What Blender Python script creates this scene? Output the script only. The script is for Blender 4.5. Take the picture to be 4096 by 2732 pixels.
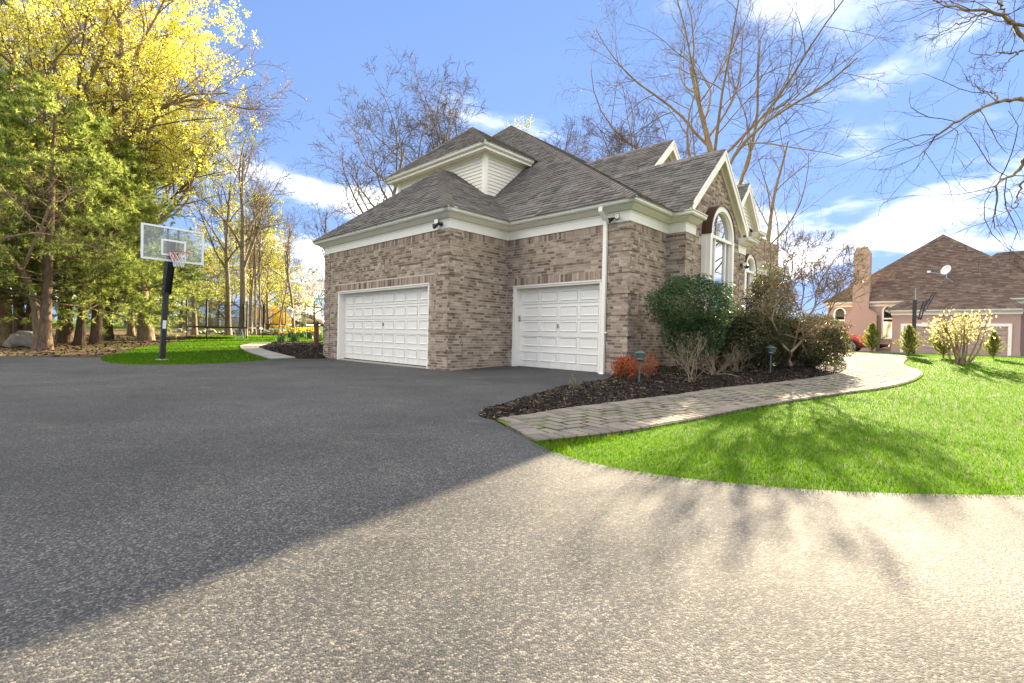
import bpy, bmesh, math, random
import numpy as np
from mathutils import Vector, Matrix, noise as mnoise
from mathutils.geometry import delaunay_2d_cdt

for _o in list(bpy.data.objects):
    bpy.data.objects.remove(_o, do_unlink=True)
scene = bpy.context.scene
COL = scene.collection
R = math.radians
random.seed(7)
rng = np.random.default_rng(7)

# ------------------------------------------------------------------ camera
FPX, PITCH, ROLL, CAMH = 480.39, -0.0123, 0.0227, 0.907
cp, sp, cr, sr = math.cos(PITCH), math.sin(PITCH), math.cos(ROLL), math.sin(ROLL)
FWD = Vector((0, cp, sp)); _u = Vector((0, -sp, cp)); _r = Vector((1, 0, 0))
RT = _r * cr + _u * sr
UP = _u * cr - _r * sr
cd = bpy.data.cameras.new('camera'); cam = bpy.data.objects.new('camera', cd); COL.objects.link(cam)
cd.sensor_width = 36; cd.lens = FPX / 1024 * 36; cd.clip_start = 0.05; cd.clip_end = 3000
cam.matrix_world = Matrix(((RT.x, UP.x, -FWD.x, 0), (RT.y, UP.y, -FWD.y, 0), (RT.z, UP.z, -FWD.z, CAMH), (0, 0, 0, 1)))
scene.camera = cam
scene.render.resolution_x = 1024; scene.render.resolution_y = 683

# ------------------------------------------------------------------ light
SUN_AZ, SUN_EL = R(32), R(18.5)          # azimuth clockwise from +Y, elevation
SUN_DIR = Vector((math.sin(SUN_AZ) * math.cos(SUN_EL), math.cos(SUN_AZ) * math.cos(SUN_EL), math.sin(SUN_EL)))
world = bpy.data.worlds.new('World'); scene.world = world; world.use_nodes = True
wn, wl = world.node_tree.nodes, world.node_tree.links
wn.clear()
w_out = wn.new('ShaderNodeOutputWorld'); w_bg = wn.new('ShaderNodeBackground')
w_sky = wn.new('ShaderNodeTexSky'); w_sky.sky_type = 'NISHITA'; w_sky.sun_disc = False
w_sky.sun_elevation = SUN_EL; w_sky.sun_rotation = SUN_AZ
w_sky.altitude = 50; w_sky.air_density = 1.0; w_sky.dust_density = 0.0; w_sky.ozone_density = 2.0
SKY_STRENGTH = 0.112
w_bg.inputs['Strength'].default_value = SKY_STRENGTH
# clouds: soft noise on a flattened dome, shifted so more bright cloud lies out of view, lifting the ambient light
w_tc = wn.new('ShaderNodeTexCoord')
w_sep = wn.new('ShaderNodeSeparateXYZ'); wl.new(w_tc.outputs['Generated'], w_sep.inputs[0])
def wmath(op, a, b=None, clamp=False):
    n = wn.new('ShaderNodeMath'); n.operation = op; n.use_clamp = clamp
    for i, v in enumerate((a, b)):
        if v is None: continue
        if hasattr(v, 'is_output') or hasattr(v, 'links'): wl.new(v, n.inputs[i])
        else: n.inputs[i].default_value = v
    return n.outputs[0]
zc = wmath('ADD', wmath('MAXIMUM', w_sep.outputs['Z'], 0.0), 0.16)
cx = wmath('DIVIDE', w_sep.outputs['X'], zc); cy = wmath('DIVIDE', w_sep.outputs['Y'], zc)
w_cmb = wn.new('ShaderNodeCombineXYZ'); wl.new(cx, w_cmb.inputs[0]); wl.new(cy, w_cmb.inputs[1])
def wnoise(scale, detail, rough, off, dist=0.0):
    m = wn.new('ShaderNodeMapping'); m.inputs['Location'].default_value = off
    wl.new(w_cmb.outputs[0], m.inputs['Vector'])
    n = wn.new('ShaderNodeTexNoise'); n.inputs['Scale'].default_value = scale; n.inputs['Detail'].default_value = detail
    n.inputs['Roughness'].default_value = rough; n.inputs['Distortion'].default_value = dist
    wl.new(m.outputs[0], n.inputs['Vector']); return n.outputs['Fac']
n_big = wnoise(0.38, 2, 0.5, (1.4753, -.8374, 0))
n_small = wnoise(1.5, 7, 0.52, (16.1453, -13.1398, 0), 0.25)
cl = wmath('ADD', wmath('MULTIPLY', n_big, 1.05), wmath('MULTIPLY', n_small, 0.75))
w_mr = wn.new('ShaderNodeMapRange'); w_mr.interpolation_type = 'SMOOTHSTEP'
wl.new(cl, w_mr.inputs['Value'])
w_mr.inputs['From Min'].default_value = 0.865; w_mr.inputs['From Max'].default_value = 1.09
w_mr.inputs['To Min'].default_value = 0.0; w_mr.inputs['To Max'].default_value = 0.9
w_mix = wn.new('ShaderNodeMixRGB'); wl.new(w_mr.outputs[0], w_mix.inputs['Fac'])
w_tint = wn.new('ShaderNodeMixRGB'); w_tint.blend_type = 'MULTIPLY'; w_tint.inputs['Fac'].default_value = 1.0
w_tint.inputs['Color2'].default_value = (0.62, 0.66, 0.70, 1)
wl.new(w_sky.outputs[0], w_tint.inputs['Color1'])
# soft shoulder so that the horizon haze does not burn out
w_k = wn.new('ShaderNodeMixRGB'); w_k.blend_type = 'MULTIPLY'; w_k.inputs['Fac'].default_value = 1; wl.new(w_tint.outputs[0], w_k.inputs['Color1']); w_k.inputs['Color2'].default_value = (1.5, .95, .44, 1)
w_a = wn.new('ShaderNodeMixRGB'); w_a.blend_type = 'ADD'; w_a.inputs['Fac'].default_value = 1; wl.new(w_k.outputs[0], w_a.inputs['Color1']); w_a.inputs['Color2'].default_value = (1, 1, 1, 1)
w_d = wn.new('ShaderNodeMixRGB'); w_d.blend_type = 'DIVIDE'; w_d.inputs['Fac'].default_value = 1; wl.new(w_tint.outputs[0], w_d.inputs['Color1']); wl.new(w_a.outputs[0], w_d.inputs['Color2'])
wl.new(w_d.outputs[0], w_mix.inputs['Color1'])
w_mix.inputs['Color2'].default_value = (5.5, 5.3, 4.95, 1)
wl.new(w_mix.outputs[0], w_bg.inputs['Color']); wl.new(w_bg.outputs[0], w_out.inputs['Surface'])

sd = bpy.data.lights.new('sun', 'SUN'); sd.energy = 5.0; sd.angle = R(0.55); sd.color = (1.0, 0.83, 0.57)
sun = bpy.data.objects.new('sun', sd); COL.objects.link(sun)
sun.rotation_euler = (-SUN_DIR).to_track_quat('-Z', 'Y').to_euler(); sun.location = (20, 30, 20)
scene.view_settings.view_transform = 'Standard'; scene.view_settings.look = 'None'
scene.view_settings.exposure = 2.88; scene.view_settings.gamma = 1.0; scene.view_settings.use_curve_mapping = False
scene.render.engine = 'CYCLES'
scene.cycles.max_bounces = 8; scene.cycles.transparent_max_bounces = 12

# ------------------------------------------------------------------ materials
MATS = {}
class NT:
    def __init__(s, name, rough=0.7, spec=0.4):
        m = bpy.data.materials.new(name); m.use_nodes = True; s.m = m
        s.n, s.l = m.node_tree.nodes, m.node_tree.links
        s.b = s.n['Principled BSDF']; s.out = s.n['Material Output']
        s.b.inputs['Roughness'].default_value = rough
        s.b.inputs['Specular IOR Level'].default_value = spec
        MATS[name] = m
    def link(s, a, b): s.l.new(a, b)
    def node(s, t, **kw):
        n = s.n.new(t)
        for k, v in kw.items():
            if k in n.inputs.keys(): 
                if hasattr(v, 'links'): s.l.new(v, n.inputs[k])
                else: n.inputs[k].default_value = v
            else: setattr(n, k, v)
        return n
    def coord(s, kind='Object', scale=(1, 1, 1)):
        t = s.node('ShaderNodeTexCoord'); m = s.node('ShaderNodeMapping'); m.inputs['Scale'].default_value = scale
        s.link(t.outputs[kind], m.inputs['Vector']); return m.outputs[0]
    def pos(s, scale=(1, 1, 1)):
        t = s.node('ShaderNodeNewGeometry'); m = s.node('ShaderNodeMapping'); m.inputs['Scale'].default_value = scale
        s.link(t.outputs['Position'], m.inputs['Vector']); return m.outputs[0]
    def noise(s, vec, scale, detail=4, rough=0.55):
        n = s.node('ShaderNodeTexNoise', Scale=scale, Detail=detail, Roughness=rough)
        s.link(vec, n.inputs['Vector']); return n.outputs['Fac']
    def voronoi(s, vec, scale, feature='F1', out='Distance'):
        n = s.node('ShaderNodeTexVoronoi', feature=feature); n.inputs['Scale'].default_value = scale
        s.link(vec, n.inputs['Vector']); return n.outputs[out]
    def ramp(s, fac, stops, interp='LINEAR'):
        n = s.node('ShaderNodeValToRGB'); n.color_ramp.interpolation = interp
        e = n.color_ramp.elements
        while len(e) < len(stops): e.new(0.5)
        for i, (p, c) in enumerate(stops):
            e[i].position = p; e[i].color = (c[0], c[1], c[2], 1) if hasattr(c, '__len__') else (c, c, c, 1)
        s.link(fac, n.inputs['Fac']); return n.outputs['Color']
    def mix(s, fac, a, b, mode='MIX'):
        n = s.node('ShaderNodeMixRGB', blend_type=mode)
        for i, v in (('Fac', fac), ('Color1', a), ('Color2', b)):
            if hasattr(v, 'links'): s.link(v, n.inputs[i])
            elif i == 'Fac': n.inputs[i].default_value = v
            else: n.inputs[i].default_value = (v[0], v[1], v[2], 1)
        return n.outputs['Color']
    def math(s, op, a, b=None, clamp=False):
        n = s.node('ShaderNodeMath', operation=op, use_clamp=clamp)
        for i, v in enumerate((a, b)):
            if v is None: continue
            if hasattr(v, 'links'): s.link(v, n.inputs[i])
            else: n.inputs[i].default_value = v
        return n.outputs[0]
    def rand(s):   # one random number per loose piece, whether joined or an object of its own
        g = s.node('ShaderNodeNewGeometry'); o = s.node('ShaderNodeObjectInfo')
        return s.math('FRACT', s.math('ADD', s.math('MULTIPLY', g.outputs['Random Per Island'], 7.31), s.math('MULTIPLY', o.outputs['Random'], 5.77)))
    def bump(s, h, strength=0.5, dist=0.01):
        n = s.node('ShaderNodeBump'); n.inputs['Strength'].default_value = strength; n.inputs['Distance'].default_value = dist
        s.link(h, n.inputs['Height']); s.link(n.outputs[0], s.b.inputs['Normal'])
    def color(s, c):
        if hasattr(c, 'links'): s.link(c, s.b.inputs['Base Color'])
        else: s.b.inputs['Base Color'].default_value = (c[0], c[1], c[2], 1)
    def leafy(s, trans=0.35):      # thin leaf: let part of the light through
        t = s.node('ShaderNodeBsdfTranslucent'); m = s.node('ShaderNodeMixShader'); m.inputs[0].default_value = trans
        src = s.b.inputs['Base Color'].links
        if src: s.link(src[0].from_socket, t.inputs['Color'])
        else: t.inputs['Color'].default_value = s.b.inputs['Base Color'].default_value
        s.link(s.b.outputs[0], m.inputs[1]); s.link(t.outputs[0], m.inputs[2]); s.link(m.outputs[0], s.out.inputs['Surface'])

def simple(name, col, rough=0.6, spec=0.4, var=0.12, scale=6.0, metal=0.0, bump=0.0):
    t = NT(name, rough, spec)
    v = t.noise(t.coord('Object'), scale, 5)
    t.color(t.mix(v, [c * (1 - var) for c in col], [min(1, c * (1 + var)) for c in col]))
    t.b.inputs['Metallic'].default_value = metal
    if bump: t.bump(t.noise(t.coord('Object'), scale * 6, 4), bump, 0.005)
    return t

# brick, mortar
t = NT('brick', 0.85, 0.25); r_ = t.rand(); p = t.pos()
base = t.ramp(r_, [(0, (.12, .078, .052)), (.18, (.215, .145, .098)), (.35, (.345, .248, .172)), (.62, (.42, .308, .218)), (.86, (.49, .375, .272)), (1, (.60, .485, .37))])
st = t.noise(t.pos((60, 60, 14)), 1.0, 3, .6)
base = t.mix(t.ramp(st, [(.52, 0), (.70, 1)]), base, t.mix(.45, base, (.50, .42, .35)))
base = t.mix(t.ramp(t.noise(p, 38, 3), [(.56, 0), (.7, .75)]), base, (.10, .07, .055))
lowdirt = t.noise(p, 1.1, 4)
base = t.mix(t.math('MULTIPLY', lowdirt, .35), base, (.22, .18, .135))
t.color(base); t.bump(t.noise(p, 120, 4), .5, .004)
t = NT('mortar', 0.95, 0.1); p = t.pos(); t.color(t.mix(t.noise(p, 3, 5), (.52, .44, .34), (.66, .575, .46))); t.bump(t.noise(p, 200, 3), .4, .003)
# paints
t = NT('white_paint', .5, .35); p = t.pos(); d = t.noise(t.pos((1.2, 1.2, .5)), 2.2, 6, .62)
t.color(t.mix(t.ramp(d, [(.58, 0), (.85, .5)]), (.90, .845, .715), (.72, .65, .51))); t.bump(t.noise(p, 40, 3), .08, .003)
t = NT('gutter_paint', .4, .5); d = t.noise(t.pos((2, 2, 9)), 2.0, 5, .65)
t.color(t.mix(t.ramp(d, [(.5, 0), (.85, .7)]), (.78, .74, .63), (.45, .40, .30)))
t = NT('door_paint', .45, .4); d = t.noise(t.pos((1, 1, .4)), 1.3, 5)
gz_ = t.node('ShaderNodeSeparateXYZ'); t.link(t.pos(), gz_.inputs[0]); low = t.ramp(gz_.outputs['Z'], [(.0, 1), (.45, 0)])
stain = t.math('MULTIPLY', t.math('MULTIPLY', low, t.ramp(t.noise(t.pos((3, 3, .8)), 2.5, 6, .65), [(.42, 0), (.75, 1)])), .55)
t.color(t.mix(stain, t.mix(d, (.87, .83, .735), (.83, .78, .67)), (.50, .44, .34)))
t = NT('siding_paint', .5, .35); d = t.noise(t.pos((1, 1, 3)), 2.2, 5)
t.color(t.mix(d, (.82, .76, .65), (.74, .67, .55)))
# shingles
def shingle_mat(name, stops, dirtcol):
    t = NT(name, .93, .15); r = t.rand(); p = t.pos()
    b = t.ramp(r, stops)
    b = t.mix(t.math('MULTIPLY', t.noise(p, 260, 2), .55), b, dirtcol)
    b = t.mix(t.ramp(t.noise(p, .55, 5), [(.45, 0), (.75, .45)]), b, dirtcol)
    t.color(b); t.bump(t.noise(p, 320, 2), .6, .003)
shingle_mat('shingle', [(0, (.095, .088, .078)), (.3, (.155, .137, .118)), (.6, (.20, .168, .14)), (.8, (.19, .178, .155)), (1, (.27, .228, .19))], (.10, .094, .084))
shingle_mat('cap', [(0, (.16, .138, .118)), (.5, (.23, .19, .158)), (1, (.30, .245, .20))], (.13, .115, .10))
shingle_mat('pink_shingle', [(0, (.105, .072, .056)), (.35, (.15, .103, .08)), (.7, (.19, .134, .103)), (1, (.25, .185, .14))], (.105, .078, .062))
# stucco, pavers, stone
t = NT('stucco', .9, .2); p = t.pos(); t.color(t.mix(t.noise(p, .8, 5), (.40, .27, .215), (.46, .325, .265))); t.bump(t.noise(p, 90, 4), .35, .006)
t = NT('pink_door', .6, .3); t.color(t.mix(t.noise(t.pos(), 1.5, 4), (.36, .26, .21), (.42, .31, .25)))
t = NT('paver', .95, .06); r = t.rand(); p = t.pos()
b = t.ramp(r, [(0, (.14, .122, .102)), (.4, (.20, .17, .138)), (.75, (.265, .218, .172)), (1, (.18, .162, .14))])
b = t.mix(t.math('MULTIPLY', t.noise(p, 150, 3), .4), b, (.34, .30, .255)); b = t.mix(t.ramp(t.noise(p, 2.1, 5), [(.5, 0), (.75, .5)]), b, (.17, .15, .115))
t.color(b); t.bump(t.noise(p, 140, 4), .7, .006)
t = NT('slab', .9, .2); p = t.pos(); t.color(t.mix(t.noise(p, 2.4, 6), (.27, .245, .22), (.38, .35, .31))); t.bump(t.noise(p, 60, 4), .4, .005)
t = NT('joint_soil', .97, .1); p = t.pos(); t.color(t.mix(t.ramp(t.noise(p, 1.6, 6, .65), [(.46, 0), (.60, 1)]), (.045, .036, .024), (.10, .15, .016))); t.bump(t.noise(p, 120, 4), .8, .01)
t = NT('rock', .9, .2); p = t.pos(); b = t.ramp(t.noise(p, 4, 7, .65), [(.25, (.13, .105, .08)), (.5, (.29, .255, .205)), (.75, (.43, .39, .33))])
t.color(b); t.bump(t.noise(p, 14, 6, .65), .8, .04)
t = NT('concrete', .85, .2); t.color(t.mix(t.noise(t.pos(), 8, 5), (.34, .31, .26), (.46, .42, .36)))
# asphalt
t = NT('asphalt', .86, .15); p = t.pos()
agg = t.voronoi(p, 130, 'F1', 'Color'); sep = t.node('ShaderNodeSeparateColor'); t.link(agg, sep.inputs[0])
stone = t.ramp(sep.outputs[0], [(0, (.050, .051, .053)), (.5, (.091, .090, .089)), (.82, (.150, .143, .131)), (1, (.255, .235, .20))])
patch = t.ramp(t.noise(p, .45, 7, .65), [(.25, .55), (.5, .95), (.75, 1.3)])
b = t.mix(1.0, stone, patch, 'MULTIPLY')
b = t.mix(t.ramp(t.noise(p, .16, 5, .6), [(.42, 0), (.62, .5)]), b, (.045, .045, .047))
b = t.mix(t.ramp(t.noise(t.pos((1, 3.5, 1)), .9, 5, .7), [(.60, 0), (.74, .45)]), b, (.23, .20, .16))
gap = t.voronoi(p, 130, 'DISTANCE_TO_EDGE'); b = t.mix(t.ramp(gap, [(.0, .85), (.10, 0)]), b, (.022, .021, .020))
t.color(b)
h = t.math('ADD', t.math('MULTIPLY', t.voronoi(p, 130), -.8), t.math('MULTIPLY', t.noise(p, 300, 3), .4)); t.bump(h, .55, .004)
t.link(t.ramp(t.noise(p, .7, 4), [(.3, .79), (.7, .92)]), t.b.inputs['Roughness'])
t = NT('far_asphalt', .9, .25); t.color(t.mix(t.noise(t.pos(), 2, 5), (.10, .10, .105), (.17, .165, .16)))
# ground, mulch, grass
t = NT('ground', .97, .1); p = t.pos()
g = t.mix(t.noise(p, 9, 5), (.045, .085, .010), (.085, .15, .014)); g = t.mix(t.ramp(t.noise(p, .5, 4), [(.35, 0), (.7, .5)]), g, (.105, .16, .020))
t.color(g); t.bump(t.noise(p, 60, 5), 1.0, .03)
t = NT('forest_floor', .97, .1); p = t.pos()
f_ = t.ramp(t.noise(p, 7, 7, .7), [(.3, (.045, .030, .018)), (.52, (.15, .095, .052)), (.7, (.26, .18, .10))])
t.color(t.mix(t.ramp(t.noise(p, .55, 5), [(.5, 0), (.62, .75)]), f_, (.10, .145, .02))); t.bump(t.noise(p, 24, 6), 1.0, .06)
t = NT('mulch', .96, .15); p = t.pos()
t.color(t.ramp(t.noise(p, 55, 6, .7), [(.3, (.008, .006, .005)), (.55, (.026, .019, .014)), (.8, (.075, .054, .037))])); t.bump(t.noise(p, 60, 6, .7), 1.0, .04)
t = NT('mulch_chip', .9, .3); r = t.rand(); t.color(t.ramp(r, [(0, (.012, .009, .007)), (.6, (.04, .028, .02)), (.85, (.10, .07, .045)), (1, (.22, .165, .11))]))
def grass_mat(name, a, b2, c):
    t = NT(name, .85, .1); r = t.rand(); p = t.pos(); k = t.ramp(r, [(0, a), (.6, b2), (1, c)])
    k = t.mix(t.ramp(t.noise(p, .8, 4), [(.4, 0), (.68, .3)]), k, a); k = t.mix(t.ramp(t.noise(p, 2.6, 5), [(.5, 0), (.75, .5)]), k, c); t.color(k); t.leafy(.45)
grass_mat('grass', (.042, .118, .003), (.085, .205, .004), (.15, .275, .010))
grass_mat('moss_tuft', (.10, .17, .01), (.16, .24, .015), (.25, .32, .03))
# barks and leaves
def bark(name, a, b2, lich=None, sc=1.0):
    t = NT(name, .95, .12); p = t.pos((1, 1, .22)); k = t.mix(t.ramp(t.noise(p, 16 * sc, 6, .7), [(.35, 0), (.65, 1)]), a, b2)
    if lich: k = t.mix(t.ramp(t.noise(t.pos(), 3.2, 5, .6), [(.52, 0), (.66, .6)]), k, lich)
    t.color(k); t.bump(t.noise(p, 22 * sc, 6, .7), 1.0, .04)
bark('bark_brown', (.085, .058, .038), (.235, .165, .105))
bark('bark_grey', (.12, .095, .07), (.29, .235, .175), (.26, .26, .17))
bark('bark_tan', (.16, .115, .07), (.36, .27, .17), (.30, .29, .18))
bark('bark_dark', (.05, .038, .028), (.15, .105, .07))
bark('twig', (.085, .060, .040), (.165, .118, .078))
bark('twig_red', (.20, .125, .08), (.36, .24, .15))
def leaf(name, stops, tr=.35, rough=.5, spec=.35):
    t = NT(name, rough, spec); r = t.rand(); t.color(t.ramp(r, stops)); t.leafy(tr)
leaf('needle_pine', [(0, (.12, .185, .04)), (.5, (.29, .36, .07)), (1, (.52, .55, .15))], .6)
leaf('needle_dark', [(0, (.05, .09, .028)), (.5, (.11, .165, .04)), (1, (.22, .26, .07))], .5)
leaf('leaf_yellow', [(0, (.56, .54, .05)), (.5, (.76, .72, .10)), (1, (.86, .83, .24))], .5)
leaf('leaf_yellowgreen', [(0, (.20, .24, .03)), (.5, (.40, .40, .05)), (1, (.58, .54, .09))], .45)
leaf('leaf_pale', [(0, (.40, .36, .14)), (.5, (.58, .52, .22)), (1, (.72, .66, .34))], .4)
leaf('leaf_bud', [(0, (.24, .15, .05)), (.5, (.34, .23, .08)), (1, (.46, .34, .12))], .3)
leaf('leaf_holly', [(0, (.022, .050, .016)), (.5, (.052, .100, .028)), (1, (.11, .17, .05))], .25, .45, .3)
leaf('leaf_azalea', [(0, (.035, .045, .018)), (.5, (.075, .082, .030)), (.85, (.14, .13, .055)), (1, (.24, .19, .10))], .3, .5, .25)
leaf('leaf_red', [(0, (.22, .035, .012)), (.5, (.42, .09, .02)), (1, (.58, .19, .05))], .35)
leaf('leaf_arbor', [(0, (.10, .14, .03)), (.5, (.24, .27, .055)), (1, (.44, .43, .12))], .5)
leaf('leaf_grey', [(0, (.09, .09, .045)), (.6, (.16, .155, .08)), (1, (.25, .23, .14))], .3)
leaf('petal_white', [(0, (.70, .62, .56)), (1, (.88, .84, .80))], .35)
leaf('petal_yellow', [(0, (.75, .52, .02)), (1, (.85, .68, .05))], .35)
leaf('forsythia', [(0, (.62, .42, .01)), (1, (.85, .64, .03))], .35)
leaf('leaf_blade', [(0, (.035, .095, .03)), (1, (.09, .18, .05))], .25)
leaf('dry_twig', [(0, (.16, .115, .07)), (1, (.34, .26, .165))], .1)
# misc
simple('black_metal', (.016, .016, .017), .38, .5)
simple('dark_metal', (.05, .05, .055), .45, .5)
simple('bronze', (.10, .06, .04), .42, .5, .3, 3, .55)
simple('green_metal', (.055, .095, .07), .5, .5, .25, 30)
simple('orange_rim', (.50, .06, .015), .4, .5, .1)
simple('net_white', (.78, .76, .72), .9, .1, .05)
simple('white_plastic', (.80, .80, .80), .4, .5, .04)
simple('steel', (.42, .43, .45), .35, .5, .1, 6, .8)
simple('fence_wood', (.36, .29, .21), .9, .2, .25, 3)
simple('redwood', (.17, .055, .03), .6, .3, .2, 6)
simple('keypad', (.32, .29, .20), .5, .4, .1)
simple('car_red', (.50, .018, .02), .25, .6, .03, 1)
simple('car_beige', (.50, .42, .28), .3, .6, .04, 1)
simple('black_rubber', (.02, .02, .02), .8, .3)
simple('lamp_lens', (.78, .72, .58), .15, .6, .05)
simple('trampoline_mat', (.02, .022, .03), .6, .4)
simple('pole_wood', (.30, .27, .23), .9, .2, .2, 3)
simple('wall_far', (.50, .50, .50), .8, .3, .08, 1)
simple('roof_far', (.13, .115, .10), .9, .2, .2, 1)
t = NT('glass', .02, .5); t.color((.02, .025, .03))
gl = t.node('ShaderNodeBsdfGlossy'); gl.inputs['Roughness'].default_value = .015; gl.inputs['Color'].default_value = (.95, .97, 1, 1)
lw = t.node('ShaderNodeLayerWeight'); lw.inputs['Blend'].default_value = .55
ms = t.node('ShaderNodeMixShader'); t.link(t.ramp(lw.outputs['Fresnel'], [(0, .28), (.7, .95)]), ms.inputs[0]); t.link(t.b.outputs[0], ms.inputs[1]); t.link(gl.outputs[0], ms.inputs[2]); t.link(ms.outputs[0], t.out.inputs['Surface'])
t = NT('acrylic', .05, .5); tr = t.node('ShaderNodeBsdfTransparent'); tr.inputs['Color'].default_value = (.93, .95, .96, 1)
t.color((.75, .78, .80)); ms = t.node('ShaderNodeMixShader'); ms.inputs[0].default_value = .16
t.link(tr.outputs[0], ms.inputs[1]); t.link(t.b.outputs[0], ms.inputs[2]); t.link(ms.outputs[0], t.out.inputs['Surface'])
t = NT('mesh_net', .8, .2); tr = t.node('ShaderNodeBsdfTransparent'); t.color((.01, .01, .012)); ms = t.node('ShaderNodeMixShader'); ms.inputs[0].default_value = .22
t.link(tr.outputs[0], ms.inputs[1]); t.link(t.b.outputs[0], ms.inputs[2]); t.link(ms.outputs[0], t.out.inputs['Surface'])

# ------------------------------------------------------------------ helpers
YAW = .7638; HC, HS = math.cos(YAW), math.sin(YAW); HX, HY = -1.5714, 11.6676      # house frame: origin = near garage corner
def w2h(x, y):
    a, b = x - HX, y - HY; return a * HC - b * HS, a * HS + b * HC
def h2w(a, b): return HX + a * HC + b * HS, HY - a * HS + b * HC
def interp(x, xs, ys):
    if x <= xs[0]: return ys[0]
    for i in range(1, len(xs)):
        if x <= xs[i]:
            t = (x - xs[i - 1]) / (xs[i] - xs[i - 1]); t = t * t * (3 - 2 * t) if False else t
            return ys[i - 1] + (ys[i] - ys[i - 1]) * t
    return ys[-1]
def smooth(t): t = min(1, max(0, t)); return t * t * (3 - 2 * t)
def gz(x, y):       # ground height
    b = w2h(x, y)[1]
    right = interp(b, (0, 2, 14, 18, 24, 30, 60), (0, .07, .50, .52, .44, .37, .37))
    left = interp(y, (11.5, 14, 22, 32, 40, 65, 90, 200), (0, -.05, .14, .42, .60, 1.6, 2.0, 2.2))
    w = smooth((x + 9) / 9.0)
    return right * w + left * (1 - w)
DSC = 1024 / 2351
def ray(dx, dy):    # direction seen at a place of the photograph (2351 wide)
    return FWD + RT * ((dx * DSC - 512) / FPX) + UP * ((341.5 - dy * DSC) / FPX)
def G(dx, dy):      # ... and the ground point it meets
    v = ray(dx, dy); t0 = .3
    f = lambda t: CAMH + v.z * t - gz(v.x * t, v.y * t)
    t = t0; st = .05
    while t < 300:
        if f(t + st) < 0: break
        t += st; st = max(.05, t * .01)
    lo, hi = t, t + st
    for _ in range(40):
        m = (lo + hi) / 2
        if f(m) < 0: hi = m
        else: lo = m
    return Vector((v.x * lo, v.y * lo, gz(v.x * lo, v.y * lo)))
def GA(dx, depth):  # ground point below the column dx at a depth
    x = depth * ((dx - 1175.5) * DSC / FPX); return Vector((x, depth, gz(x, depth)))
def D(dx, dy, depth):
    v = ray(dx, dy); return Vector((v.x, v.y, v.z)) * (depth / v.y) + Vector((0, 0, CAMH))
def HP(dx, dy, axis, val):   # meets the house-frame plane a = val or b = val
    v = ray(dx, dy); a0, b0 = w2h(0, 0); a1, b1 = w2h(v.x, v.y)
    t = (val - a0) / (a1 - a0) if axis == 'a' else (val - b0) / (b1 - b0)
    return a0 + (a1 - a0) * t, b0 + (b1 - b0) * t, CAMH + v.z * t

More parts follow.
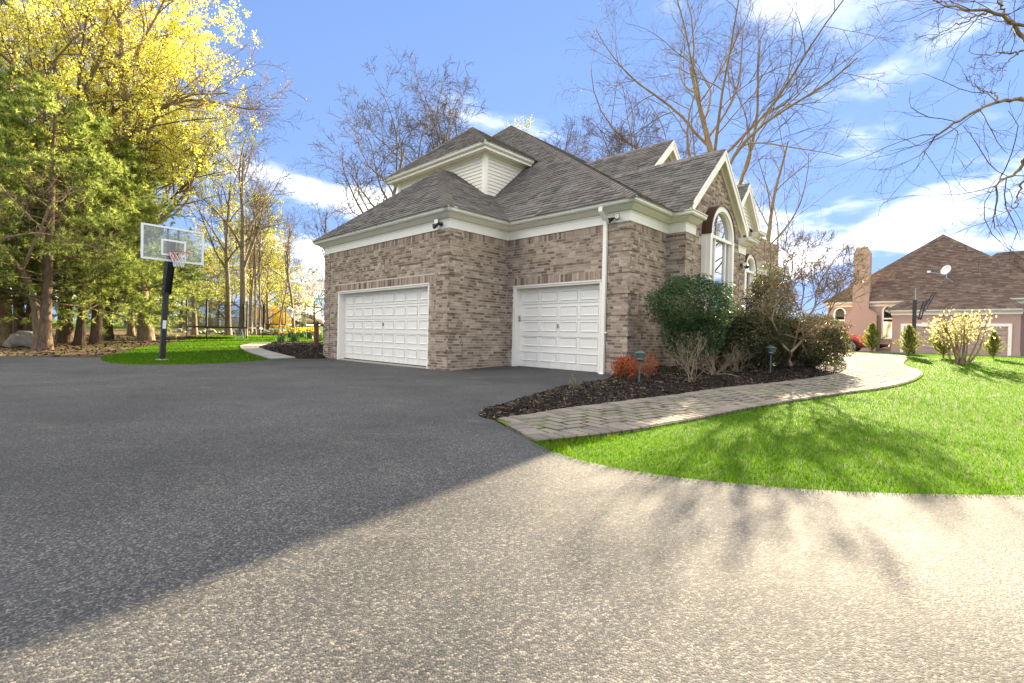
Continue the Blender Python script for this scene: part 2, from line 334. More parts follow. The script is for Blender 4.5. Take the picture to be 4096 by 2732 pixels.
class MB:
    def __init__(s): s.v = []; s.f = []
    def add(s, vs, fs):
        n = len(s.v); s.v += [tuple(q) for q in vs]; s.f += [tuple(i + n for i in q) for q in fs]; return s
    def box(s, x0, x1, y0, y1, z0, z1):
        return s.add([(x0, y0, z0), (x1, y0, z0), (x1, y1, z0), (x0, y1, z0), (x0, y0, z1), (x1, y0, z1), (x1, y1, z1), (x0, y1, z1)],
                     [(0, 3, 2, 1), (4, 5, 6, 7), (0, 1, 5, 4), (1, 2, 6, 5), (2, 3, 7, 6), (3, 0, 4, 7)])
    def bar(s, p, q, w, h, up=(0, 0, 1)):    # square bar between two points
        p, q = Vector(p), Vector(q); d = (q - p).normalized(); u = Vector(up)
        if abs(d.dot(u)) > .98: u = Vector((1, 0, 0))
        x = d.cross(u).normalized(); y = x.cross(d).normalized(); vs = []
        for c in (p, q):
            for sx, sy in ((-1, -1), (1, -1), (1, 1), (-1, 1)): vs.append(c + x * sx * w / 2 + y * sy * h / 2)
        return s.add(vs, [(3, 2, 1, 0), (4, 5, 6, 7), (0, 1, 5, 4), (1, 2, 6, 5), (2, 3, 7, 6), (3, 0, 4, 7)])
    def tube(s, pts, rad, n=8, cap=True):
        pts = [Vector(p) for p in pts]
        if not hasattr(rad, '__len__'): rad = [rad] * len(pts)
        base = len(s.v); ref = Vector((0, 0, 1))
        d0 = (pts[1] - pts[0]).normalized()
        if abs(d0.z) > .9: ref = Vector((1, 0, 0))
        x = d0.cross(ref).normalized()
        for i, p in enumerate(pts):
            d = (pts[min(i + 1, len(pts) - 1)] - pts[max(i - 1, 0)]).normalized()
            x = (x - d * x.dot(d)); x = x.normalized() if x.length > 1e-6 else d.orthogonal().normalized()
            y = d.cross(x)
            for k in range(n):
                a = 2 * math.pi * k / n; s.v.append(tuple(p + (x * math.cos(a) + y * math.sin(a)) * rad[i]))
        for i in range(len(pts) - 1):
            for k in range(n):
                a, b = base + i * n + k, base + i * n + (k + 1) % n
                s.f.append((a, b, b + n, a + n))
        if cap:
            s.f.append(tuple(base + k for k in reversed(range(n)))); m = base + (len(pts) - 1) * n; s.f.append(tuple(m + k for k in range(n)))
        return s
    def lathe(s, prof, c=(0, 0, 0), n=20):
        base = len(s.v); c = Vector(c)
        for r, z in prof:
            for k in range(n):
                a = 2 * math.pi * k / n; s.v.append((c.x + r * math.cos(a), c.y + r * math.sin(a), c.z + z))
        for i in range(len(prof) - 1):
            for k in range(n):
                a, b = base + i * n + k, base + i * n + (k + 1) % n; s.f.append((a, b, b + n, a + n))
        s.f.append(tuple(base + k for k in reversed(range(n)))); m = base + (len(prof) - 1) * n; s.f.append(tuple(m + k for k in range(n)))
        return s
    def prism(s, pts, off):      # planar polygon pushed along a vector
        n = len(pts); o = Vector(off); pts = [Vector(p) for p in pts]
        return s.add(pts + [p + o for p in pts], [tuple(reversed(range(n))), tuple(range(n, 2 * n))] + [(i, (i + 1) % n, (i + 1) % n + n, i + n) for i in range(n)])
    def blob(s, c, r, seed=0, sub=2, amp=.25, sq=(1, 1, 1)):
        bm = bmesh.new(); bmesh.ops.create_icosphere(bm, subdivisions=sub, radius=1)
        vs = []
        for v in bm.verts:
            k = 1 + amp * (mnoise.noise(v.co * 1.3 + Vector((seed * 3.7, seed * 1.3, 0))) * 1.6 + mnoise.noise(v.co * 3.1 + Vector((seed, 9, 0))) * .6)
            vs.append((c[0] + v.co.x * k * r * sq[0], c[1] + v.co.y * k * r * sq[1], c[2] + v.co.z * k * r * sq[2]))
        s.add(vs, [tuple(v.index for v in f.verts) for f in bm.faces]); bm.free(); return s
    def build(s, name, mat, parent=None, smooth=False, fix=False):
        me = bpy.data.meshes.new(name); me.from_pydata(s.v, [], s.f)
        if fix:
            bm = bmesh.new(); bm.from_mesh(me); bmesh.ops.recalc_face_normals(bm, faces=bm.faces); bm.to_mesh(me); bm.free()
        if smooth: me.polygons.foreach_set('use_smooth', [True] * len(me.polygons))
        me.materials.append(MATS[mat])
        return link(name, me, parent)
def link(name, me, parent=None):
    o = bpy.data.objects.new(name, me); COL.objects.link(o)
    if parent: o.parent = parent
    return o
def np_mesh(name, V, F, mat, parent=None, smooth=False):
    V = np.asarray(V, np.float32); F = np.asarray(F, np.int32); k = F.shape[1]
    me = bpy.data.meshes.new(name); me.vertices.add(len(V)); me.vertices.foreach_set('co', V.ravel())
    me.loops.add(F.size); me.loops.foreach_set('vertex_index', F.ravel())
    me.polygons.add(len(F)); me.polygons.foreach_set('loop_start', np.arange(0, F.size, k, dtype=np.int32))
    me.update(calc_edges=True)
    if smooth: me.polygons.foreach_set('use_smooth', np.ones(len(F), bool))
    me.materials.append(MATS[mat]); return link(name, me, parent)
def tag(o, label=None, cat=None, group=None, kind=None):
    if label: o['label'] = label
    if cat: o['category'] = cat
    if group: o['group'] = group
    if kind: o['kind'] = kind
    return o
def thing(name, label, cat, loc=(0, 0, 0), rz=0, group=None):
    o = bpy.data.objects.new(name, None); COL.objects.link(o); o.location = loc; o.rotation_euler = (0, 0, rz); o.empty_display_size = .3
    return tag(o, label, cat, group)
def copy_tree(o, parent=None):
    c = o.copy(); COL.objects.link(c); c.parent = parent
    for ch in list(o.children): copy_tree(ch, c)
    return c
def sheet(name, outline, mat, zoff=0.0, step=1.0, hfun=None, kind='structure', parent=None):
    """flat piece of ground that follows the terrain"""
    P = [Vector((p[0], p[1])) for p in outline]; n = len(P)
    bnd = []
    for i in range(n):
        a, b = P[i], P[(i + 1) % n]; m = max(1, int((b - a).length / step))
        for k in range(m): bnd.append(a.lerp(b, k / m))
    nb = len(bnd); xs = [p.x for p in bnd]; ys = [p.y for p in bnd]; inner = []
    poly = [(p.x, p.y) for p in bnd]
    y = min(ys) + step * .5
    while y < max(ys):
        x = min(xs) + step * .5
        while x < max(xs):
            if inside(x, y, poly): inner.append(Vector((x + random.uniform(-.05, .05) * step, y + random.uniform(-.05, .05) * step)))
            x += step
        y += step
    vs, es, fs = delaunay_2d_cdt(bnd + inner, [(i, (i + 1) % nb) for i in range(nb)], [], 1, 1e-4)[:3]
    me = bpy.data.meshes.new(name)
    me.from_pydata([(v.x, v.y, gz(v.x, v.y) + zoff + (hfun(v.x, v.y) if hfun else 0)) for v in vs], [], [tuple(f) for f in fs])
    bm = bmesh.new(); bm.from_mesh(me); bmesh.ops.recalc_face_normals(bm, faces=bm.faces)
    if sum(f.normal.z for f in bm.faces) < 0: bmesh.ops.reverse_faces(bm, faces=bm.faces)
    bm.to_mesh(me); bm.free()
    me.polygons.foreach_set('use_smooth', [True] * len(me.polygons))
    me.materials.append(MATS[mat]); o = link(name, me, parent)
    if kind: o['kind'] = kind
    return o
def inside(x, y, poly):
    c = False; j = len(poly) - 1
    for i in range(len(poly)):
        xi, yi = poly[i]; xj, yj = poly[j]
        if (yi > y) != (yj > y) and x < (xj - xi) * (y - yi) / (yj - yi) + xi: c = not c
        j = i
    return c
def inside_np(X, Y, poly):
    c = np.zeros(len(X), bool); j = len(poly) - 1
    for i in range(len(poly)):
        xi, yi = poly[i]; xj, yj = poly[j]
        if yi != yj: c ^= ((yi > Y) != (yj > Y)) & (X < (xj - xi) * (Y - yi) / (yj - yi) + xi)
        j = i
    return c
def gz_np(X, Y): return np.array([gz(x, y) for x, y in zip(X, Y)])
def curve(pts, n=6):     # smooth line through points
    P = [Vector(p) for p in pts]; out = []
    for i in range(len(P) - 1):
        p0, p1, p2, p3 = P[max(i - 1, 0)], P[i], P[i + 1], P[min(i + 2, len(P) - 1)]
        for k in range(n):
            t = k / n; out.append(.5 * ((2 * p1) + (p2 - p0) * t + (2 * p0 - 5 * p1 + 4 * p2 - p3) * t * t + (3 * p1 - p0 - 3 * p2 + p3) * t ** 3))
    return out + [P[-1]]
def clip_poly(poly, p, n):  # keep the side where (q-p).n >= 0
    out = []
    for i in range(len(poly)):
        a, b = poly[i], poly[(i + 1) % len(poly)]; da, db = (a - p).dot(n), (b - p).dot(n)
        if da >= 0: out.append(a)
        if (da > 0) != (db > 0) and abs(da - db) > 1e-9: out.append(a + (b - a) * (da / (da - db)))
    return out
def sweep(path, prof, closed_ends=True):
    """profile [(offset outward, z)] swept along a plan polyline, outward on the right hand"""
    mb = MB(); P = [Vector(p) for p in path]; n = len(prof); rows = []
    for i, p in enumerate(P):
        ns = []
        if i > 0: d = (p - P[i - 1]).normalized(); ns.append(Vector((d.y, -d.x)))
        if i < len(P) - 1: d = (P[i + 1] - p).normalized(); ns.append(Vector((d.y, -d.x)))
        m = sum(ns, Vector((0, 0))); m = m / m.length; k = 1 / max(.2, m.dot(ns[0])); m = m * k
        rows.append([(p.x + m.x * o, p.y + m.y * o, z) for o, z in prof])
    for r in rows: mb.v += r
    for i in range(len(P) - 1):
        for k in range(n):
            a, b = i * n + k, i * n + (k + 1) % n; mb.f.append((a, b, b + n, a + n))
    mb.f.append(tuple(range(n))); mb.f.append(tuple(reversed([(len(P) - 1) * n + k for k in range(n)])))
    return mb
# ------------------------------------------------------------------ terrain
def make_ground():
    xs = [-900, -400, -200, -130, -90, -70] + [-60 + 2 * i for i in range(20)] + [-20 + .5 * i for i in range(81)] + [22 + 2 * i for i in range(20)] + [70, 90, 130, 200, 400, 900]
    ys = [-300, -120, -60, -30, -16] + [-10 + 2 * i for i in range(5)] + [.5 * i for i in range(53)] + [28 + 2 * i for i in range(37)] + [105, 120, 150, 200, 320, 600, 1500]
    mb = MB()
    for y in ys:
        for x in xs: mb.v.append((x, y, gz(x, y)))
    n = len(xs)
    for j in range(len(ys) - 1):
        for i in range(n - 1): mb.f.append((j * n + i, j * n + i + 1, (j + 1) * n + i + 1, (j + 1) * n + i))
    return tag(mb.build('ground', 'ground', smooth=True), kind='structure')
make_ground()
xy = lambda p: (p[0], p[1])
# --- driveway, right to left along its edges
lawn_edge = [xy(G(*q)) for q in ((1228, 1020), (1270, 1040), (1330, 1059), (1400, 1075), (1500, 1092), (1600, 1105), (1800, 1124), (1950, 1133), (2100, 1138), (2351, 1141))]
bed_edge = [xy(G(*q)) for q in ((1390, 872), (1300, 886), (1240, 903), (1180, 922), (1120, 938), (1099, 948), (1098, 957), (1112, 963), (1135, 967))]
left_edge = [xy(G(*q)) for q in ((742, 822), (690, 826), (600, 829), (500, 835), (400, 838), (300, 838), (255, 835), (236, 829), (231, 822))]
le_end = lawn_edge[-1]
drive = list(reversed(left_edge))[:0]
drive = [xy(G(231, 821)), xy(G(120, 820)), xy(G(0, 819)), (-24, 12.2), (-34, 4), (-30, -12), (14, -14), (16, -2), (9, 1.6), (5.2, 2.75)] + list(reversed(lawn_edge)) + list(reversed(bed_edge)) + [h2w(3.9, 3.0), h2w(0.5, 3.2), h2w(-6.0, 3.0)] + left_edge[:-1]
sheet('driveway', drive, 'asphalt', .012, .6)
# --- front walk: edges traced from the driveway round to the entrance
walk_r = [xy(G(*q)) for q in ((1228, 1020), (1370, 1005), (1500, 985), (1620, 962), (1750, 936), (1860, 918), (1950, 905), (2030, 894), (2085, 881), (2117, 865), (2112, 852), (2075, 838))]
walk_l = [xy(G(*q)) for q in ((1135, 967), (1220, 955), (1300, 942), (1400, 929), (1500, 916), (1600, 902), (1700, 889), (1800, 879), (1880, 868), (1930, 857), (1944, 843), (1935, 826))]
walk_r += [h2w(7.6, 13.8), h2w(6.6, 15.6), h2w(5.0, 16.9), h2w(2.0, 17.5)]
walk_l += [h2w(5.6, 13.3), h2w(4.6, 14.6), h2w(3.0, 15.6), h2w(2.0, 15.9)]
WR_ = [tuple(p) for p in curve(walk_r, 4)]; WL_ = [tuple(p) for p in curve(walk_l, 4)]
walk_poly = WR_ + list(reversed(WL_))
sheet('walk_bed', walk_poly, 'joint_soil', .0255, .3)
# --- planting bed between the house and the walk (mounded)
C1w, C2w = h2w(3.72, 2.04), h2w(4.18, 3.8)
bed_poly = [h2w(3.6, 1.9)] + bed_edge + WL_[1:] + [h2w(2.0, 12.0), h2w(3.6, 2.3)]
def dist_poly(x, y, poly):
    m = 9
    for i in range(len(poly)):
        (x0, y0), (x1, y1) = poly[i], poly[(i + 1) % len(poly)]
        L = (x1 - x0) ** 2 + (y1 - y0) ** 2; t = 0 if L == 0 else max(0, min(1, ((x - x0) * (x1 - x0) + (y - y0) * (y1 - y0)) / L))
        m = min(m, math.hypot(x - x0 - t * (x1 - x0), y - y0 - t * (y1 - y0)))
    return m
bed_out = bed_edge + WL_[1:]
def dist_line(x, y, pts):
    m = 9
    for i in range(len(pts) - 1):
        (x0, y0), (x1, y1) = pts[i], pts[i + 1]
        L = (x1 - x0) ** 2 + (y1 - y0) ** 2; t = 0 if L == 0 else max(0, min(1, ((x - x0) * (x1 - x0) + (y - y0) * (y1 - y0)) / L))
        m = min(m, math.hypot(x - x0 - t * (x1 - x0), y - y0 - t * (y1 - y0)))
    return m
def bed_h(x, y): d = dist_line(x, y, bed_out); return .012 + .11 * smooth(d / .9) + .02 * mnoise.noise(Vector((x * 3, y * 3, 0)))
sheet('planting_bed', bed_poly, 'mulch', .0, .16, bed_h)
BEDZ = lambda x, y: gz(x, y) + bed_h(x, y)
# --- daffodil bed and slab walk beside the garage
c4d = lambda x, y: ((700 + x / 3.136) * .57397, (1000 + y / 3.136) * .57397)
db_edge = [xy(G(*c4d(*q))) for q in ((1870, 1368), (1700, 1368), (1525, 1360), (1400, 1335), (1250, 1295), (1120, 1258), (1040, 1232), (1060, 1212), (1180, 1188), (1230, 1160))]
daff_bed = db_edge + [h2w(-9, 6), h2w(-6.5, 5), h2w(-6.5, .1)]
def daff_h(x, y): return .02 + .10 * smooth(dist_line(x, y, db_edge) / .8) + .015 * mnoise.noise(Vector((x * 3, y * 3, 4)))
sheet('daffodil_bed', daff_bed, 'mulch', .0, .25, daff_h)
# --- wood floor under the pines, neighbour's ground and drive, street
sheet('wood_floor', [xy(G(0, 818)), xy(G(120, 819)), xy(G(229, 820)), xy(G(330, 797)), xy(G(420, 783)), (-20, 31), (-24, 36.5), (-14, 37.5), (-13.5, 40), (-60, 44), (-60, 8), (-26, 11.5)], 'forest_floor', .008, 1.2)
sheet('stone_strip', [(-24.5, 35.2), (-10.5, 36.6), (-10.5, 39.8), (-24.5, 39.2)], 'forest_floor', .012, 1.2)
sheet('street', [(-60, 61), (-5, 61), (-5, 68), (-60, 68)], 'far_asphalt', .01, 3)
sheet('neighbour_drive', [h2w(0, 27.5), h2w(30, 26), h2w(30, 33.9), h2w(3, 33.9), h2w(-2, 40), h2w(-9, 40)], 'far_asphalt', .010, 1.5)
sheet('neighbour_bed', [h2w(3, 19.8), h2w(9, 18.4), h2w(16, 17.4), h2w(24, 17), h2w(28, 25.8), h2w(3, 27)], 'forest_floor', .012, 1.2)

# ------------------------------------------------------------------ brick house
house = thing('brick_house', 'brown brick house with two white garage doors and dark shingled hip roofs', 'house', (HX, HY, 0), -YAW)
CAMH_A, CAMH_B = w2h(0, 0)
def cam_size(a, b, z, w, h, n):
    v = Vector((CAMH_A - a, CAMH_B - b, CAMH - z)); r = v.length
    return max(0, v.dot(n)) / r * w * h / (r * r)
class Fr:     # wall frame
    def __init__(s, o, d, L): s.o = Vector((o[0], o[1], 0)); s.d = Vector((d[0], d[1], 0)); s.n = Vector((d[1], -d[0], 0)); s.L = L
    def P(s, u, z, dep=0): return s.o + s.d * u + s.n * dep + Vector((0, 0, z))
WA = Fr((-6.622, 0), (1, 0), 6.622); WRt = Fr((0, 0), (0, 1), 2.0435); WB = Fr((0, 2.0435), (1, 0), 3.7202)
WR2 = Fr((3.7202, 2.0435), (0, 1), 1.7606); WP = Fr((3.7202, 3.8041), (1, 0), .4619); WF = Fr((4.1821, 3.8041), (0, 1), 4.13)
W3 = Fr((3.25, 7.93), (0, 1), 7.0)
HW = 3.488; CO = .0676
bricks = []      # (wall index, center, along, height, width, normal, depth)
def lay(wi, fr, u0, u1, z0, z1, proud, soldier=False, half=0, test=None):
    if soldier:
        u = u0
        while u < u1 - .02:
            w = min(.0572, u1 - u); put(wi, fr, u, u + w, z0 + .005, z1 - .005, proud); u += .0676
        return
    u = u0 - random.uniform(0, .2)
    while u < u1 - .02:
        L = .204 if random.random() < .62 else .104
        a, b = max(u, u0), min(u + L - .012, u1)
        if b - a > .03 and (test is None or test((a + b) / 2, (z0 + z1) / 2)): put(wi, fr, a, b, z0 + .006, z1 - .006, proud)
        u += L
def put(wi, fr, a, b, z0, z1, proud):
    j = random.uniform(-.0015, .0015)
    bricks.append((wi, fr, (a + b) / 2, (z0 + z1) / 2, b - a, z1 - z0, proud + j))
wall_objs = []
def wall(fr, z0, z1, openings, quoins, mortar_extra=None, th=.22, soldier_top=True, test=None, topz=None):
    wi = len(wall_objs); mb = MB()
    def seg(u0, u1, a, b, d=0.0):
        mb.prism([fr.P(u0, a, d), fr.P(u1, a, d), fr.P(u1, a, -th), fr.P(u0, a, -th)], (0, 0, b - a))
    cuts = sorted(openings); u = 0
    for (o0, o1, ob, ot) in cuts:
        seg(u, o0, z0, z1); seg(o0, o1, ot, z1)
        if ob > z0: seg(o0, o1, z0, ob)
        u = o1
    seg(u, fr.L, z0, z1)
    nq = int((z1 - .0) / (CO * 7)) + 1
    for (q0, q1) in quoins:
        for k in range(-1, nq + 1):
            a = max(z0, k * CO * 7 + .005); b = min(z1, (k * 7 + 6) * CO - .003)
            if b - a > .05:
                bad = any(q0 < o1 and q1 > o0 and a < ot and b > ob for o0, o1, ob, ot in openings)
                if not bad: seg(q0, q1, a, b, .022)
    o = mb.build('wall', 'mortar', house, fix=True); wall_objs.append(o)
    k = int(math.floor(z0 / CO))
    while k * CO < z1 - .01:
        a, b = k * CO, min((k + 1) * CO, z1); zc = (a + b) / 2
        if soldier_top and zc > z1 - .203: break
        blocks = [(o0 - (.2 if ot < zc < ot + .203 else 0), o1 + (.2 if ot < zc < ot + .203 else 0)) for o0, o1, ob, ot in openings if ob < zc < ot + .203]
        spans = []; u = 0
        for c0, c1 in sorted(blocks): spans.append((u, c0)); u = c1
        spans.append((u, fr.L))
        for s0, s1 in spans:
            pieces = []; u = s0
            for q0, q1 in sorted(quoins):
                a0, a1 = max(q0, s0), min(q1, s1)
                if a1 - a0 < .04: continue
                if a0 > u: pieces.append((u, a0, 0))
                pieces.append((a0, a1, 1)); u = a1
            if s1 > u: pieces.append((u, s1, 0))
            for p0, p1, isq in pieces:
                proud = .008 if not isq or k % 7 == 6 else .030
                ext = .030 if (isq and k % 7 != 6 and p1 >= fr.L - .001 and fr in (WA, WB, WP)) else 0
                lay(wi, fr, p0, p1 + ext, a, b, proud, half=k % 2, test=test)
        k += 1
    zs = k * CO
    if soldier_top:
        q = [(q0, q1) for q0, q1 in quoins]
        u0 = max([q1 for q0, q1 in q if q0 < .01] + [0]); u1 = min([q0 for q0, q1 in q if q1 > fr.L - .01] + [fr.L])
        lay(wi, fr, u0, u1, zs, z1, .008, soldier=True)
        for q0, q1 in q:
            for kk in range(3):
                lay(wi, fr, q0, q1 + (.03 if q1 > fr.L - .001 and fr in (WA, WB, WP) else 0), zs + kk * (z1 - zs) / 3, zs + (kk + 1) * (z1 - zs) / 3, .030, half=kk % 2)
    for o0, o1, ob, ot in openings:
        if ot < z1 - .3: lay(wi, fr, max(0, o0 - .2), min(fr.L, o1 + .2), ot + .004, ot + .204, .010, soldier=True)
    return o
DA0, DA1, DAT = .9253, 5.8538, 2.20
DB0, DB1, DBT = .2197, 3.0309, 2.2423
ZB = -.15
wall(WA, ZB, HW, [(DA0, DA1, ZB, DAT)], [(0, .40), (6.622 - .46, 6.622)])
wall(WRt, ZB, HW, [], [(0, .42)])
wall(WB, ZB, HW, [(DB0, DB1, ZB, DBT)], [(3.7202 - .52, 3.7202)])
wall(WR2, ZB, HW, [], [(0, .40)])
wall(WP, ZB, HW, [], [(.0, .4619)], soldier_top=False)
WC, WHW = 1.776, .82      # window centre along the front wall, half width of the box
rb = 5.75 - 3.8041
wall(WF, ZB, HW, [(WC - WHW + .04, WC + WHW - .04, .5, 3.3)], [(0, .42), (4.13 - .45, 4.13)], soldier_top=False)
# gable brickwork above
gb = MB(); gb.prism([WF.P(.15, HW), WF.P(2 * rb - .15, HW), WF.P(2 * rb - .15, 3.75), WF.P(rb, 5.80), WF.P(.15, 3.75)], (-.15, 0, 0)); gob = gb.build('gable_wall', 'mortar', house, fix=True); wall_objs.append(gob)
k = int(HW / CO) + 1
while k * CO < 5.75:
    z = k * CO; hw = min(rb - .15, (5.72 - z) / .93); lay(len(wall_objs) - 1, WF, rb - hw, rb + hw, z, z + CO, .008, half=k % 2); k += 1
wall(W3, ZB, 4.9, [(2.45, 3.65, .6, 4.05)], [], soldier_top=False)
# gable two (upper brick gable)
G2 = Fr((1.72, 5.2), (0, 1), 5.1); g2 = MB(); g2.prism([G2.P(0, 5.0), G2.P(5.1, 5.0), G2.P(2.55, 7.36)], (-.15, 0, 0)); g2o = g2.build('gable_wall', 'mortar', house, fix=True); wall_objs.append(g2o)
k = int(5.9 / CO)
while k * CO < 7.25:
    z = k * CO; hw = max(0, (7.30 - z) / .93); lay(len(wall_objs) - 1, G2, 2.55 - hw, 2.55 + hw, z, z + CO, .008, half=k % 2); k += 1
# lay bricks: the 300 that show largest are pieces of their own
bricks.sort(key=lambda q: -cam_size(*q[1].P(q[2], q[3]), q[4], q[5], q[1].n))
ubm = MB().box(-.5, .5, -.5, .5, -.5, .5); ume = bpy.data.meshes.new('brick'); ume.from_pydata(ubm.v, [], ubm.f); ume.materials.append(MATS['brick'])
def unit_place(name, me, parent, c, x, y, z):
    o = link(name, me, parent); m = Matrix.Identity(4)
    for i in range(3): m[i][0] = x[i]; m[i][1] = y[i]; m[i][2] = z[i]; m[i][3] = c[i]
    o.matrix_basis = m; return o
DEEP = .04
rest = MB()
for i, (wi, fr, u, z, w, h, pr) in enumerate(bricks):
    c = fr.P(u, z, pr - DEEP / 2)
    if i < 300: unit_place('brick', ume, wall_objs[wi], c, fr.d * w, -fr.n * DEEP, Vector((0, 0, h)))
    else:
        x, y, zz = fr.d * w / 2, -fr.n * DEEP / 2, Vector((0, 0, h / 2))
        rest.add([c - x - y - zz, c + x - y - zz, c + x + y - zz, c - x + y - zz, c - x - y + zz, c + x - y + zz, c + x + y + zz, c - x + y + zz],
                 [(0, 3, 2, 1), (4, 5, 6, 7), (0, 1, 5, 4), (1, 2, 6, 5), (2, 3, 7, 6), (3, 0, 4, 7)])
tag(rest.build('brickwork', 'brick', house), kind='stuff')
# hidden body of the house
MB().box(-6.6, -.02, .25, 6, ZB, 3.7).build('wall', 'mortar', house)
MB().box(-11, -4.5, 8.2, 20.5, ZB, 8.4).build('wall', 'siding_paint', house)
MB().box(-14.4, -11.02, 9.5, 20, ZB, 7.8).build('wall', 'siding_paint', house)  # unseen rear wing, added to cast shade on the drive and left lawn
MB().box(-2, 3.68, 2.3, 8, ZB, 3.6).build('wall', 'mortar', house)
MB().box(3.0, 4.16, 7.70, 7.925, ZB, 3.6).build('wall', 'mortar', house)

# --- frieze, soffit and gutter round the lower eaves
lower = [(-6.622, 5), (-6.622, 0), (0, 0), (0, 2.0435), (3.7202, 2.0435), (3.7202, 3.8041), (4.1821, 3.8041), (4.1821, 4.34)]
F = [(0, HW - .002), (.034, HW - .002), (.034, 3.675), (.048, 3.678), (.048, 3.70), (.030, 3.70), (.030, 3.80), (0, 3.80)]
sweep(lower, F).build('frieze', 'white_paint', house, fix=True)
S = [(-.03, 3.795), (.05, 3.72), (.09, 3.725), (.20, 3.79), (.21, 3.84), (.21, 3.90), (-.03, 3.90)]
sweep(lower, S).build('cornice', 'white_paint', house, fix=True)
Gt = [(.213, 3.815), (.275, 3.815), (.300, 3.845), (.302, 3.885), (.325, 3.905), (.325, 3.922), (.312, 3.922), (.312, 3.91), (.213, 3.91)]
sweep(lower, Gt).build('gutter', 'gutter_paint', house, fix=True)
# gutter joints
for fr_, us in ((WA, (1.3, 2.6, 3.9, 5.2)), (WB, (1.6, 2.4))):
    for u in us:
        q = fr_.P(u, 0, .3); d_ = fr_.d
        MB().prism([fr_.P(u - .012, 3.812, .21), fr_.P(u - .012, 3.812, .305), fr_.P(u - .012, 3.90, .329), fr_.P(u - .012, 3.925, .329), fr_.P(u - .012, 3.925, .21)], d_ * .024).build('gutter_strap', 'gutter_paint', house, fix=True)
# --- upper siding block
UA0, UA1, UB0 = -6.60, -1.83, 2.80
MB().box(UA0 + .02, UA1 - .02, UB0 + .02, 9, 4.2, 6.60).build('wall', 'siding_paint', house)
nb = 20
for k in range(nb):
    z = 6.52 - (k + 1) * .112
    if z > 4.9:      # weatherboards facing the drive, each a wedge
        MB().add([(UA0, UB0 - .006, z + .112), (UA1, UB0 - .006, z + .112), (UA1, UB0 - .026, z), (UA0, UB0 - .026, z), (UA0, UB0 + .02, z + .112), (UA1, UB0 + .02, z + .112), (UA1, UB0 + .02, z), (UA0, UB0 + .02, z)],
                 [(0, 3, 2, 1), (4, 5, 6, 7), (0, 1, 5, 4), (3, 7, 6, 2), (1, 2, 6, 5), (0, 4, 7, 3)]).build('clapboard', 'siding_paint', house, fix=True)
        MB().add([(UA1 + .006, UB0, z + .112), (UA1 + .006, 5.4, z + .112), (UA1 + .026, 5.4, z), (UA1 + .026, UB0, z), (UA1 - .02, UB0, z + .112), (UA1 - .02, 5.4, z + .112), (UA1 - .02, 5.4, z), (UA1 - .02, UB0, z)],
                 [(0, 3, 2, 1), (4, 5, 6, 7), (0, 1, 5, 4), (3, 7, 6, 2), (1, 2, 6, 5), (0, 4, 7, 3)]).build('clapboard', 'siding_paint', house, fix=True)
MB().prism([(UA1 - .10, UB0 - .034, 4.9), (UA1 + .034, UB0 - .034, 4.9), (UA1 + .034, UB0 + .09, 4.9), (UA1 - .10, UB0 + .09, 4.9)], (0, 0, 1.66)).build('corner_board', 'white_paint', house, fix=True)
MB().box(UA0 - .03, UA0 + .10, UB0 - .034, UB0 + .05, 4.9, 6.56).build('corner_board', 'white_paint', house)
upper = [(UA0, 8), (UA0, UB0), (UA1, UB0), (UA1, 5.0)]
upperR = [(UA0, 8), (UA0, UB0), (UA1, UB0), (UA1, 4.62)]
sweep(upper, [(0, 6.50), (.045, 6.50), (.045, 6.56), (0, 6.56)]).build('frieze', 'white_paint', house, fix=True)
sweep(upperR, [(-.02, 6.56), (.29, 6.56), (.29, 6.53), (.315, 6.53), (.315, 6.68), (-.02, 6.68)]).build('cornice', 'white_paint', house, fix=True)
sweep(upperR, [(.318, 6.615), (.375, 6.615), (.398, 6.645), (.40, 6.685), (.42, 6.70), (.42, 6.73), (.405, 6.73), (.405, 6.71), (.318, 6.71)]).build('gutter', 'gutter_paint', house, fix=True)

# --- roofs
roof = MB(); sh_list = []
class Pl: pass
def roof_plane(poly, shingled=True, ex=.143, mat=None, wmin=.14, wmax=.36, deck=None, lst=None):
    poly = [Vector(p) for p in poly]; n = (poly[1] - poly[0]).cross(poly[2] - poly[0]).normalized()
    if n.z < 0: poly = list(reversed(poly)); n = -n
    (deck or roof).prism([p - n * .002 for p in poly], -n * .05)
    e = Vector((0, 0, 1)).cross(n).normalized(); s = n.cross(e).normalized()
    if s.z < 0: s = -s; e = -e
    if not shingled: return
    o = poly[0]; xy_ = [((p - o).dot(e), (p - o).dot(s)) for p in poly]
    x0, x1 = min(q[0] for q in xy_), max(q[0] for q in xy_); y0, y1 = min(q[1] for q in xy_), max(q[1] for q in xy_)
    cen = (sum(q[0] for q in xy_) / len(xy_), sum(q[1] for q in xy_) / len(xy_)); edges = []
    for i in range(len(xy_)):
        a, b = Vector(xy_[i]), Vector(xy_[(i + 1) % len(xy_)]); d = (b - a).normalized(); m = Vector((-d.y, d.x))
        if (Vector(cen) - a).dot(m) < 0: m = -m
        edges.append((a, m))
    y = y0 - .03; row = 0
    rr = random.Random(int(abs(o.x * 31 + o.y * 17 + o.z * 7) * 10))
    while y < y1:
        x = x0 - rr.uniform(0, .3)
        while x < x1:
            w = rr.uniform(wmin, wmax); q = [Vector((x + .005, y)), Vector((x + w - .005, y)), Vector((x + w - .005, y + ex + .004)), Vector((x + .005, y + ex + .004))]
            full = all((c - a).dot(m) >= -.031 for c in q for a, m in edges)
            if not full:
                for a, m in edges: q = clip_poly(q, a, m) if len(q) > 2 else []
            if len(q) > 2: (sh_list if lst is None else lst).append((o, e, s, n, q, full, x, y, w, rr.uniform(.010, .024)))
            x += w
        y += ex; row += 1
E0 = 3.92; pY, pX = .91, .636
